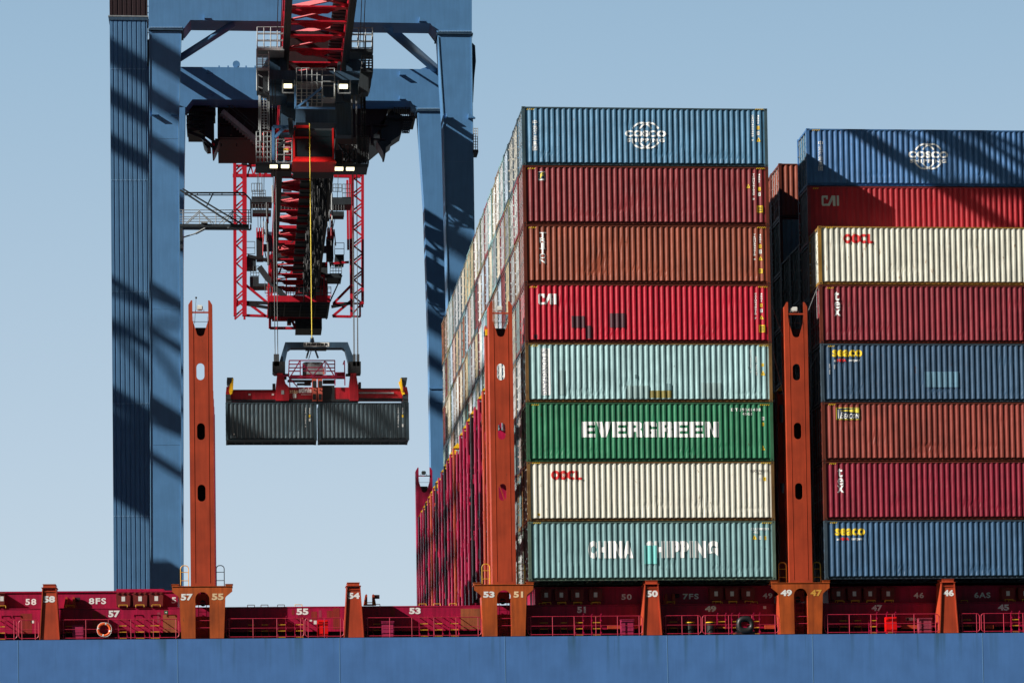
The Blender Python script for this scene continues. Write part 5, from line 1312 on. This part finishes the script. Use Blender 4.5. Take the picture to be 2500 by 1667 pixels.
def railbox(x0, y0, x1, y1, Y, nx, ny, mat, name, dp=1.2, r_=0.035):
    mb = MB()
    for dY in (0, dp):
        for i in range(nx + 1): x = x0 + (x1-x0)*i/nx; mb.tube(P(x,y0,Y)+Vector((0,dY,0)), P(x,y1,Y)+Vector((0,dY,0)), r_, 5)
        for i in range(ny + 1): y = y0 + (y1-y0)*i/ny; mb.tube(P(x0,y,Y)+Vector((0,dY,0)), P(x1,y,Y)+Vector((0,dY,0)), r_, 5)
    for x in (x0, x1):
        for i in range(ny + 1): y = y0 + (y1-y0)*i/ny; mb.tube(P(x,y,Y), P(x,y,Y)+Vector((0,dp,0)), r_, 5)
    mb.build(name, mat, tr)
def deckbox(x0, y0, x1, y1, Y, dp, mat, name):
    mb = MB(); fbox(mb, x0, y0, x1, y1, Y, dp); mb.build(name, mat, tr)
railbox(628, 67, 694, 118, YC_-1, 4, 3, 'galv', 'upper_railing', 1.4); deckbox(628, 118, 694, 123, YC_-1.1, 1.8, 'galv', 'side_deck')
railbox(627, 135, 656, 166, YC_-1, 2, 4, 'galv', 'middle_railing', 1.2); deckbox(627, 166, 656, 172, YC_-1.1, 1.6, 'galv', 'side_deck')
railbox(858, 69, 910, 120, YC_-1, 3, 3, 'galv', 'upper_railing', 1.4); deckbox(856, 120, 911, 127, YC_-1.1, 1.8, 'darksteel', 'side_deck')
railbox(884, 136, 910, 168, YC_-1, 3, 5, 'darksteel', 'middle_railing', 1.2); deckbox(880, 168, 911, 176, YC_-1.1, 1.6, 'darksteel', 'side_deck')
mb = MB(); mb.prism(W2([(627,173),(656,173),(656,232),(640,225),(627,221)], YC_-0.9), YC_-0.9, YC_+0.4); mb.build('side_screen', 'darksteel', tr)
mb = MB(); mb.prism(W2([(880,176),(910,176),(905,212),(900,224),(884,226),(876,232),(876,200)], YC_-0.9), YC_-0.9, YC_+0.4); mb.build('side_screen', 'darksteel', tr)
mb = MB()
for x in (627, 656): mb.tube(P(x,120,YC_-1), P(x,222,YC_-1), 0.05)
mb.tube(P(630,183,YC_-1.1), P(641,189,YC_-1.1), 0.04); mb.tube(P(630,212,YC_-1.1), P(641,217,YC_-1.1), 0.04); mb.build('side_pipes', 'galv', tr)
mb = MB(); mb.prism(W2([(641,166),(656,132),(658,166)], YC_+1), YC_+1, YC_+1.6); mb.build('blue_housing', 'blue', tr)
# central ladder cage and blue triangle bracket
railbox(724, 167, 787, 251, YC_-0.6, 5, 5, 'galv', 'ladder_cage', 1.0); railbox(787, 168, 817, 200, YC_-0.6, 1, 2, 'galv', 'ladder_cage', 1.0); railbox(787, 200, 817, 240, YC_-0.6, 1, 1, 'galv', 'ladder_cage', 1.0, 0.05)
deckbox(727, 201, 786, 207, YC_-0.3, 1.0, 'galv', 'grating'); deckbox(786, 238, 818, 243, YC_-0.6, 1.0, 'galv', 'grating')
mb = MB()
for a, b in (((721,210),(721,266)),((721,264),(818,265)),((725,263),(785,215)),((751,250),(751,264))): mb.bar(P(*a,YC_-1), P(*b,YC_-1), 0.13)
mb.build('blue_bracket', 'blue', tr)
mb = MB()
for a, b in (((667,310),(667,392)),((667,310),(708,310)),((671,336),(696,311))): mb.bar(P(*a,YC_-1), P(*b,YC_-1), 0.18)
mb.build('blue_post_frame', 'blue', tr)
# lit floodlights
for (x0, y0, x1, y1) in ((693,205,713,212),(829,206,849,213.5),(659,402.5,677.5,407.5),(686.5,402.5,706,407.5),(818,408,838,413.5),(845.5,408.5,865,413.5)):
    fl = MB(); fbox(fl, x0-1, y0-9 if y0 < 300 else y0-3, x1+1, y0-0.4, YC_-1.1, 0.5); o = fl.build('floodlight', 'darksteel', tr)
    fl = MB(); fbox(fl, x0, y0, x1, y1, YC_-1.15, 0.4); l = fl.build('lamp_face', 'lamp', o)
    if y0 < 300:
        f2 = MB(); 
        for a, b in (((x0-3,y0-9),(x0-3,y0+22)),((x1+6,y0-9),(x1+6,y0+22)),((x0-3,y0+22),(x1+6,y0+22))): f2.bar(P(*a,YC_-1), P(*b,YC_-1), 0.08)
        f2.build('lamp_frame', 'galv', tr)
# left ladder tower and platforms around the cab
mb = MB()
for x in (632, 657): mb.tube(P(x,222,YC_), P(x,318,YC_), 0.035)
mb.tube(P(635.5,222,YC_), P(636.5,345,YC_), 0.075, 8); mb.tube(P(652,222,YC_), P(653,316,YC_), 0.03); mb.tube(P(644,222,YC_), P(645,316,YC_), 0.03)
for i in range(14): mb.tube(P(637,226+i*6.7,YC_), P(653,226+i*6.7,YC_), 0.03)
mb.build('access_ladder', 'galv', tr)
railbox(626, 322, 662, 398, YC_, 4, 6, 'galv', 'side_railing', 1.2, 0.03)
railbox(675, 341, 713, 397, YC_, 2, 3, 'galv', 'side_railing', 1.0, 0.035)
mb = MB()
for x in (634, 641, 650, 658): fbox(mb, x, 345, x+2.2, 395, YC_+0.5, .3)
fbox(mb, 640, 336, 654, 350, YC_+0.4, .6); mb.bar(P(678,361,YC_), P(692,345,YC_), 0.12); mb.build('switch_gear', 'darksteel', tr)
mb = MB(); mb.tube(P(643,345,YC_+.2), P(643,326,YC_+.2), 0.09); mb.tube(P(643,326,YC_+.2), P(650,322,YC_+.2), 0.09); mb.tube(P(650,322,YC_+.2), P(712,320,YC_+.2), 0.09); mb.tube(P(643,350,YC_+.2), P(643,396,YC_+.2), 0.11); mb.build('red_pipe', 'cabred', tr)
deckbox(624, 398, 664, 406, YC_-0.2, 2, 'darksteel', 'side_deck'); deckbox(656, 392, 716, 402, YC_+0.1, 2, 'bluedark', 'side_deck')
railbox(876, 332, 900, 398, YC_+1, 4, 9, 'darksteel', 'side_railing', 1.2, 0.03); railbox(830, 354, 878, 396, YC_+1, 4, 3, 'darksteel', 'side_railing', 1.2, 0.03)
mb = MB()
for a, b in (((838,362),(866,396)),((866,362),(840,396)),((826,350),(846,380)),((882,224),(882,332)),((889,200),(889,396)),((891,224),(891,332)),((873,330),(873,396)),((877,330),(877,398))): mb.bar(P(*a,YC_+1), P(*b,YC_+1), 0.11)
fbox(mb, 818, 367, 835, 400, YC_+.5, 1.4); fbox(mb, 873, 345, 880, 398, YC_+1, .8); fbox(mb, 858, 388, 886, 392, YC_+1, .8)
for i in range(14): mb.tube(P(882,228+i*7.5,YC_+1), P(891,228+i*7.5,YC_+1), 0.03)
mb.build('right_side_frame', 'black', tr)
deckbox(815, 399, 898, 408, YC_, 2.2, 'darksteel', 'side_deck'); deckbox(714, 398, 820, 402, YC_+0.4, 2.6, 'black', 'under_tray')
mb = MB(); fbox(mb, 716, 402, 812, 419, YC_+1.5, 2.0); fbox(mb, 662, 406, 712, 418, YC_+1, 1.6); mb.build('under_box', 'maroon', tr)
M['signy'] = M['tagyellow']
Mark(YC_-0.05).rect((692.5,363,704,367.5)).build('warning_sign', 'tagyellow', tr); Mark(YC_-0.05).rect((692.5,367.8,704,372.5)).build('warning_sign', 'sign', tr)
Mark(YC_-0.06).shape(TRI, (693.5,363.5,697.5,367)).build('sign_symbol', 'black', tr)
# cab
YK = YC_ - 1.2
cab = thing('operator_cab', P(766, 400, YK), 'red operator cab with dark tinted windows hanging under the trolley', 'operator cab')
mb = MB(); mb.prism(W2([(715,313),(813,313),(815,386),(716,386)], YK), YK+0.12, YK+2.6); mb.build('cab_body', 'darksteel', cab)
mb = MB()
for r_ in ((715,313,720,386),(811,313,815,386),(720,334,760,338),(720,383.5,811,388)): fbox(mb, *r_, YK, 0.12)
mb.build('cab_frame', 'cabred', cab)
for r_ in ((721.5,319,754,333),(755,319,810,333.5),(721.5,338.5,754,383),(755,335,810,383)):
    mb = MB(); fbox(mb, *r_, YK+0.05, 0.06); mb.build('window', 'glass', cab)
mb = MB(); mb.prism(W2([(717,306),(755,306),(755,312.5),(717,312.5)], YK-0.02), YK-0.02, YK+2.4); mb.build('visor', 'cabred', cab)
q0 = P(716, 388, YK); q1 = P(815, 388, YK); q2 = P(714, 398, YK)
mb = MB(); mb.add([(q0.x,YK-0.02,q0.z),(q1.x,YK-0.02,q1.z),(q1.x+0.15,YK-0.35,q2.z),(q0.x-0.08,YK-0.35,q2.z),(q0.x,YK+2.5,q0.z),(q1.x,YK+2.5,q1.z),(q1.x+0.15,YK+2.5,q2.z),(q0.x-0.08,YK+2.5,q2.z)], [(0,1,2,3),(4,7,6,5),(0,4,5,1),(1,5,6,2),(2,6,7,3),(3,7,4,0)]); mb.build('sloping_sill', 'cabred', cab)
mb = MB(); mb.bar(P(722,310,YK-.4), P(706,336,YK-.4), 0.12); mb.bar(P(708,290,YK), P(712,330,YK), 0.3); mb.build('mirror_arm', 'darksteel', cab)

# ------------------------------------------------------------------ hoist ropes, cable, headblock, spreader
RG = 'hoist ropes of the crane'
for i, (xt, yt, xb_, yb, lab) in enumerate(((664.5,196,671.8,878,'outermost'),(671.5,196,678.3,878,'second from the left'))):
    mb = MB(); mb.tube(P(xt,yt,YC_+0.2), P(xb_,yb,YC_), 0.028, 5); tag(mb.build('hoist_rope','rope'), 'left hand hoist rope down to the blue headblock, ' + ('outer one' if i == 0 else 'inner one'), 'rope', RG)
for i, (xt, xb_) in enumerate(((876.5,874.3),(868,865.8),(866,863.6),(879,872.6))):
    mb = MB(); mb.tube(P(xt-8,232,YC_+0.2), P(xb_,878,YC_), 0.024, 5); tag(mb.build('hoist_rope','rope'), 'right hand hoist rope down to the blue headblock, %s of four' % ('third','second','first','last')[i], 'rope', RG)
for i, (x0, x1) in enumerate(((679.8,675.2),(689.3,684.2),(884.5,878),(893,886))):
    mb = MB(); mb.tube(P(x0,-40,YC_-4), P(x1,130,YC_+0.5), 0.03, 5); tag(mb.build('hoist_rope','rope'), 'rope running up out of the picture above the %s trolley railing, %s' % ('left' if i < 2 else 'right', 'outer' if i in (0, 3) else 'inner'), 'rope', RG)
mb = MB(); mb.tube(P(755.8,302,YK-0.8), P(761.5,826,YK-0.4), 0.034, 6); tag(mb.build('power_cable','cableyellow'), 'yellow cable hanging in front of the cab down to the headblock', 'cable')
hb = thing('headblock', P(764, 912, YC_), 'dark blue arched headblock with a white name plate, hanging on ropes', 'headblock')
def Z5(pts): return [(500 + x/4.356, 780 + y/4.356) for x, y in pts]
mb = MB(); mb.prism(W2(Z5([(855,240),(1520,240),(1595,440),(1600,560),(1525,560),(1530,470),(1490,320),(1462,300),(910,300),(880,320),(855,440),(855,565),(790,565),(795,440)]), YC_), YC_, YC_ + 0.9); mb.build('arch', 'bluedark', hb)
for a, b in ((720,855),(1525,1660)):
    mb = MB(); mb.prism(W2(Z5([(a,445),(b,445),(b,570),(a+20 if a<900 else a,572),(a,555)]), YC_-0.1), YC_-0.1, YC_+1.0); mb.build('rope_anchor', 'black', hb)
mb = MB()
for x in (748, 776, 1590, 1630):
    c = P(500+x/4.356, 780+425/4.356, YC_); mb.box(c.x-0.09, c.x+0.09, YC_-0.1, YC_+0.4, c.z-0.45, c.z+0.35)
mb.build('rope_sockets', 'rope', hb)
m_ = Mark(YC_-0.01); m_.rect((741.5,835.8,803.8,846.2)); m_.build('name_plate', 'sign', hb)
m_ = Mark(YC_-0.02); m_.text('LIEBHERR', (743,837.5,802,844.5), 0.05); m_.build('plate_lettering', 'black', hb)
mb = MB(); fbox(mb, 746, 848, 797, 853, YC_+0.1, 0.6); mb.build('lower_block', 'black', hb)
mb = MB()
for a, b in (((1108,320),(1080,410)),((1172,320),(1205,410)),((1135,320),(1105,420))): mb.tube(P(*Z5([a])[0], YC_+.3), P(*Z5([b])[0], YC_+.3), 0.07 if a[0] != 1135 else 0.03)
mb.tube(P(762,824,YC_-.3), P(762,834,YC_-.1), 0.1, r2=0.16); mb.build('hydraulic_rams', 'bluedark', hb)
sp = thing('container_spreader', P(764, 980, YC_), 'red telescopic spreader frame gripping two dark containers, yellow flippers at both ends', 'spreader')
def f5(mb, x0, y0, x1, y1, Y=None, d=0.8): return fbox(mb, 500+x0/4.356, 780+y0/4.356, 500+x1/4.356, 780+y1/4.356, YC_ if Y is None else Y, d)
def z5(mb, a, b, w, Y=None): return mb.bar(P(*Z5([a])[0], YC_ if Y is None else Y), P(*Z5([b])[0], YC_ if Y is None else Y), w)
mb = MB(); f5(mb, 760,720,1630,862, YC_, 1.6); mb.build('main_frame', 'spreadred', sp)
mb = MB(); f5(mb, 280,745,760,855, YC_+0.3, 1.2); mb.build('left_beam', 'spreadred', sp)
mb = MB(); f5(mb, 1630,730,2100,842, YC_+0.3, 1.2); mb.build('right_beam', 'spreadred', sp)
mb = MB(); f5(mb, 280,745,745,751, YC_+0.22, .1); f5(mb, 280,848,760,858, YC_+0.22, .1); f5(mb, 1630,730,2090,738, YC_+0.22, .1); f5(mb, 1630,835,2100,845, YC_+.22, .1); f5(mb, 750,845,1640,870, YC_-0.05, .2); mb.build('dark_edging', 'black', sp)
for pts in ([(770,570),(830,570),(860,680),(895,715),(895,862),(755,862),(755,715)], [(1550,570),(1610,570),(1632,715),(1635,862),(1540,862),(1535,700)]):
    mb = MB(); mb.prism(W2(Z5(pts), YC_-0.15), YC_-0.15, YC_+1.4); mb.build('end_housing', 'spreadred', sp)
mb = MB()
for a, b in (((898,435),(1385,435)),((898,435),(890,610)),((1382,435),(1382,570)),((898,475),(1020,475)),((898,512),(1020,512)),((898,548),(1020,548)),((1015,435),(1015,600)),((1010,440),(915,600)),((1040,470),(1150,600)),((1280,440),(1150,600)),((1280,435),(1280,580)),((1290,475),(1380,475)),((1290,512),(1380,512)),((1290,548),(1380,548)),((1290,450),(1370,590)),
             ((890,610),(1490,610)),((1385,565),(1490,565)),((1485,435),(1490,700)),((1470,480),(1485,435)),((900,610),(905,720)),((900,620),(985,715)),((1385,570),(1385,700)),((1400,565),(1400,610)),((890,600),(830,600)),((1045,545),(1270,545)),((1020,510),(1280,510))):
    z5(mb, a, b, 0.07, YC_-0.2)
mb.build('guard_frame', 'magenta', sp)
mb = MB(); f5(mb, 905,590,1490,622, YC_-0.1, .4); f5(mb, 1390,565,1490,610, YC_, .4); mb.build('service_shelf', 'spreadred', sp)
mb = MB(); f5(mb, 1045,460,1258,580, YC_+0.5, 1.0); mb.prism(W2(Z5([(1045,460),(1258,460),(1235,450),(1070,450)]), YC_+0.5), YC_+0.5, YC_+1.5); mb.build('cable_basket', 'galv', sp)
mb = MB(); f5(mb, 1260,520,1272,582, YC_+0.4, .2); mb.build('orange_plate', 'orange', sp)
for a_ in ((1040,480,1060,620, YC_+.45, .3), (830,575,900,590, YC_, .6), (1500,575,1550,590, YC_, .6), (880,640,1140,655, YC_+.2, .5), (1060,655,1130,690, YC_+.2, .5), (1255,640,1380,672, YC_+.2, .5), (1250,700,1380,860, YC_-0.03, .1), (720,680,752,740, YC_, 1), (1635,665,1662,720, YC_, 1), (830,600,870,625, YC_, 0.6), (980,675,1060,690, YC_+.2, .4)):
    mb = MB(); f5(mb, *a_); mb.build('hydraulic_unit', 'black', sp)
for a in (1142, 1202):
    mb = MB(); f5(mb, a,628,a+48,865, YC_-0.25, .3); mb.build('centre_guide', 'coral', sp)
    mb = MB(); f5(mb, a+6,650,a+42,720, YC_-0.29, .05); mb.tube(P(500+(a+24)/4.356, 780+748/4.356, YC_-.3), P(500+(a+24)/4.356, 780+748/4.356, YC_-.2), 0.045, 10); f5(mb, a+8,790,a+40,850, YC_-0.29, .05); mb.build('guide_recess', 'black', sp)
m_ = Mark(YC_-0.02); m_.text('stinis', (729,946.5,761,958.8), 0.045); m_.build('lettering', 'white', sp)
m_ = Mark(YC_-0.02); m_.text('3550', (706.8,952.5,727.3,960), 0.02); m_.build('lettering', 'worn', sp)
m_ = Mark(YC_-0.02); m_.rect((715,961,718,971)); m_.rect((719,961,723.5,971)); m_.rect((735,962.5,760,963.5)); m_.build('small_marks', 'sign', sp)
for r_ in ((606.5,960.5,612,965),(663.5,960.5,669,965)): Mark(YC_+0.28).rect(r_).build('small_sign', 'sign', sp)
m_ = Mark(YC_-0.16); m_.rect((686.5,952.5,693.5,962.5)); m_.build('small_plate', 'galv', sp)
mb = MB(); f5(mb, 1640,772,2010,786, YC_+0.2, .1); mb.build('cylinder_rod', 'galv', sp)
for s_, (a, b) in enumerate(((232,306),(2064,2150))):
    mb = MB(); x = a
    if s_ == 0: pts = [(x+35,690),(x+72,640),(x+66,745),(x+58,785),(x+40,800),(x+25,760)]
    else: pts = [(x-2,665),(x+12,650),(x+40,700),(x+42,740),(x+65,790),(x+40,800),(x+30,770)]
    mb.prism(W2(Z5(pts), YC_-0.1), YC_-0.1, YC_+0.2)
    mb.bar(P(*Z5([(x+ (66 if s_==0 else 20), 625)])[0], YC_-.1), P(*Z5([(x+(60 if s_==0 else 32), 760)])[0], YC_-.1), 0.1)
    mb.build('flipper_arm', 'capyellow', sp)
    mb = MB(); c0 = a if s_ == 0 else a + 20
    mb.prism(W2(Z5([(c0+4,615),(c0+70,615),(c0+58,690),(c0+30,700),(c0,668)]), YC_-.05), YC_-0.05, YC_+1.2); mb.build('flipper', 'darksteel', sp)
    c1 = 222 if s_ == 0 else 2105
    mb = MB(); mb.prism(W2(Z5([(c1,790),(c1+8,712),(c1+45,715),(c1+60,790),(c1+58,860),(c1,860)]), YC_+.1), YC_+0.1, YC_+2.2); mb.build('end_beam', 'spreadred', sp)
    mb = MB(); f5(mb, c1,795,c1+52,845, YC_-.05, .2); f5(mb, c1+2,845,c1+60,878, YC_, .5); mb.build('twistlock_housing', 'darksteel', sp)
# the two hanging containers
qa, qb = P(551.2, 1070, YC_-0.25), P(999.3, 1070, YC_-0.25)
topz = P(775, 982.5, YC_-.25).z
wtot = qb.x - qa.x
print('hang width', wtot, 'top', topz)
zc_ = topz - CH
hz = topz - P(775, 1073.5, YC_-.25).z
sc_h = hz / CH; sc_x = (wtot - 0.09) / 2 / L20
c1 = container(qa.x, YC_-0.25, topz - hz, CM['graphite_container'], 'left one of the two dark graphite containers hanging from the red spreader', 'twin containers hanging from the spreader', CM['graphite_container'], L20_=True)
c2 = container(qa.x + wtot/2 + 0.045, YC_-0.25, topz - hz, CM['graphite_container'], 'right one of the two dark graphite containers hanging from the red spreader', 'twin containers hanging from the spreader', CM['graphite_container'], L20_=True)
for c in (c1, c2): c.scale = (sc_x, 1, sc_h)
for par, x0c, x1_, x2_ in ((c1, qa.x, 745.8, 756), (c2, qa.x + wtot/2 + 0.045, 972.2, 983)):
    Ym = YC_ - 0.25
    m_ = Mark(Ym, None, off=0.02); m_.stack('CAIU 702815 8', (x1_-1.3, 995, x1_+1.3, 1043), 0.02, 0, 0.8); m_.stack('22G1', (x2_-1.3, 995, x2_+1.3, 1011), 0.02, 0, 0.8); m_.build('code_lettering', 'white', par).matrix_parent_inverse = par.matrix_basis.inverted() if False else Matrix.LocRotScale(par.location, None, par.scale).inverted()
    for r_, mt in (((x2_-1.8,1012,x2_+1.8,1018.5),'tagyellow'),((x2_-1.8,1021 if par is c1 else 1035,x2_+1.8,1028 if par is c1 else 1042),'sign')):
        m_ = Mark(Ym, None, off=0.02); m_.rect(r_); m_.build('plate', mt, par).matrix_parent_inverse = Matrix.LocRotScale(par.location, None, par.scale).inverted()
m_ = Mark(YC_-.25, None, off=0.02); m_.rect((570,1058,573,1061.5)); m_.build('plate', 'sign', c1).matrix_parent_inverse = Matrix.LocRotScale(c1.location, None, c1.scale).inverted()

# ------------------------------------------------------------------ ribbed blue tower at the left
YB = 74.0
tw = thing('ribbed_tower', (P(316, 800, YB).x, YB, GZ), 'tall blue ribbed sheet metal tower at the far left, its top section maroon', 'tower')
xa, xb = P(274, 900, YB).x, P(365.5, 900, YB).x
xa2 = P(266.5, 60, YB).x; xb2 = P(357.8, 60, YB).x
zs = P(310, 42, YB).z
def ribbed(z0, z1, name, mat, x0, x1):
    mb = MB(); n = 8; w = (x1 - x0) / n; v = []; 
    prof_ = []
    for i in range(n):
        b = x0 + i*w
        prof_ += [(b, 0.0), (b + w*0.62, 0.0), (b + w*0.70, 0.045), (b + w*0.86, 0.045), (b + w*0.95, 0.0)]
    prof_ += [(x1, 0.0)]
    for z in (z0, z1):
        for x, y in prof_: v.append((x, YB + y, z))
    k = len(prof_); f = [(i, i+1, k+i+1, k+i) for i in range(k-1)]
    mb.add(v, f); mb.box(x0, x1, YB+0.14, YB+1.9, z0, z1); mb.build(name, mat, tw)
ribbed(GZ, zs, 'ribbed_cladding', 'ribblue', xa, xb)
ribbed(zs+0.1, zs+22, 'maroon_cladding', 'maroon', xa, xb)
mb = MB(); mb.box(xa-0.06, xb+0.06, YB-0.06, YB+2, zs-0.25, zs-0.004); mb.build('top_band', 'bluedark', tw)
mb = MB(); mb.box(xa-0.1, xb+0.1, YB-0.08, YB+2.1, zs, zs+0.09); mb.build('band_strip', 'galv', tw)
mb = MB()
for z in [zs-8.3*i-3.9 for i in range(5)]:
    mb = MB()
    for i in range(8): x = xa + (xb-xa)*(i+0.25)/8; mb.box(x-0.03, x+0.03, YB-0.03, YB, z-0.03, z+0.03)
    mb.box(xa+0.05, xb-0.05, YB-0.012, YB-0.002, z-0.012, z+0.012); mb.build('fixing_row', 'bolt', tw)
mb = MB(); mb.box(xb+0.02, xb+0.28, YB+0.4, YB+0.9, GZ, P(360,160,YB).z); mb.build('side_pipe', 'blue', tw)
mb = MB()
x = P(362, 30, YB+.5).x
for dx in (-0.08, 0.12): mb.tube((x+dx, YB+0.6, zs-1.2), (x+dx, YB+0.6, zs+6), 0.03)
for i in range(8): mb.tube((x-0.08, YB+0.6, zs-1+i*0.5), (x+0.12, YB+0.6, zs-1+i*0.5), 0.025)
mb.prism(W2([(356,100),(364,96),(364,160),(352,160)], YB+0.2), YB+0.2, YB+1.2)
mb.build('side_ladder', 'darksteel', tw)

# ------------------------------------------------------------------ boom of the neighbouring crane (left of the picture; its shadow falls across the tower and the legs)
nb = thing('neighbour_boom', (-82, 40, 52), 'red lattice boom of the neighbouring crane, outside the left picture edge', 'crane boom')
nx0, nx1, nz0, nz1 = -84.0, -79.0, 56.0, 65.0
mb = MB()
for x in (nx0, nx1):
    for z in (nz0, nz1): mb.box(x-0.25, x+0.25, -10, 100, z-0.25, z+0.25)
y = -10
i = 0
while y < 98:
    for x in (nx0, nx1): mb.bar((x, y, nz0 if i % 2 else nz1), (x, y+4.4, nz1 if i % 2 else nz0), 0.25)
    for z in (nz0, nz1): mb.bar((nx0 if i % 2 else nx1, y, z), (nx1 if i % 2 else nx0, y+4.4, z), 0.3)
    y += 4.4; i += 1
mb.box(nx1+0.6, nx1+1.8, 20, 100, nz0-0.3, nz0+0.1); mb.box(nx0, nx1, 46, 54, nz0-4, nz0-0.5)
mb.build('boom_lattice', 'cranered', nb)
for z, w in ((82.8, 1.3), (79.4, 0.9), (76.0, 0.9)):  # bars added out of view to cast the stripes on the left leg
    mb = MB(); mb.box(nx1-1-w/2, nx1-1+w/2, 10, 100, z-w/2, z+w/2); mb.build('shadow_bar', 'cranered', nb)
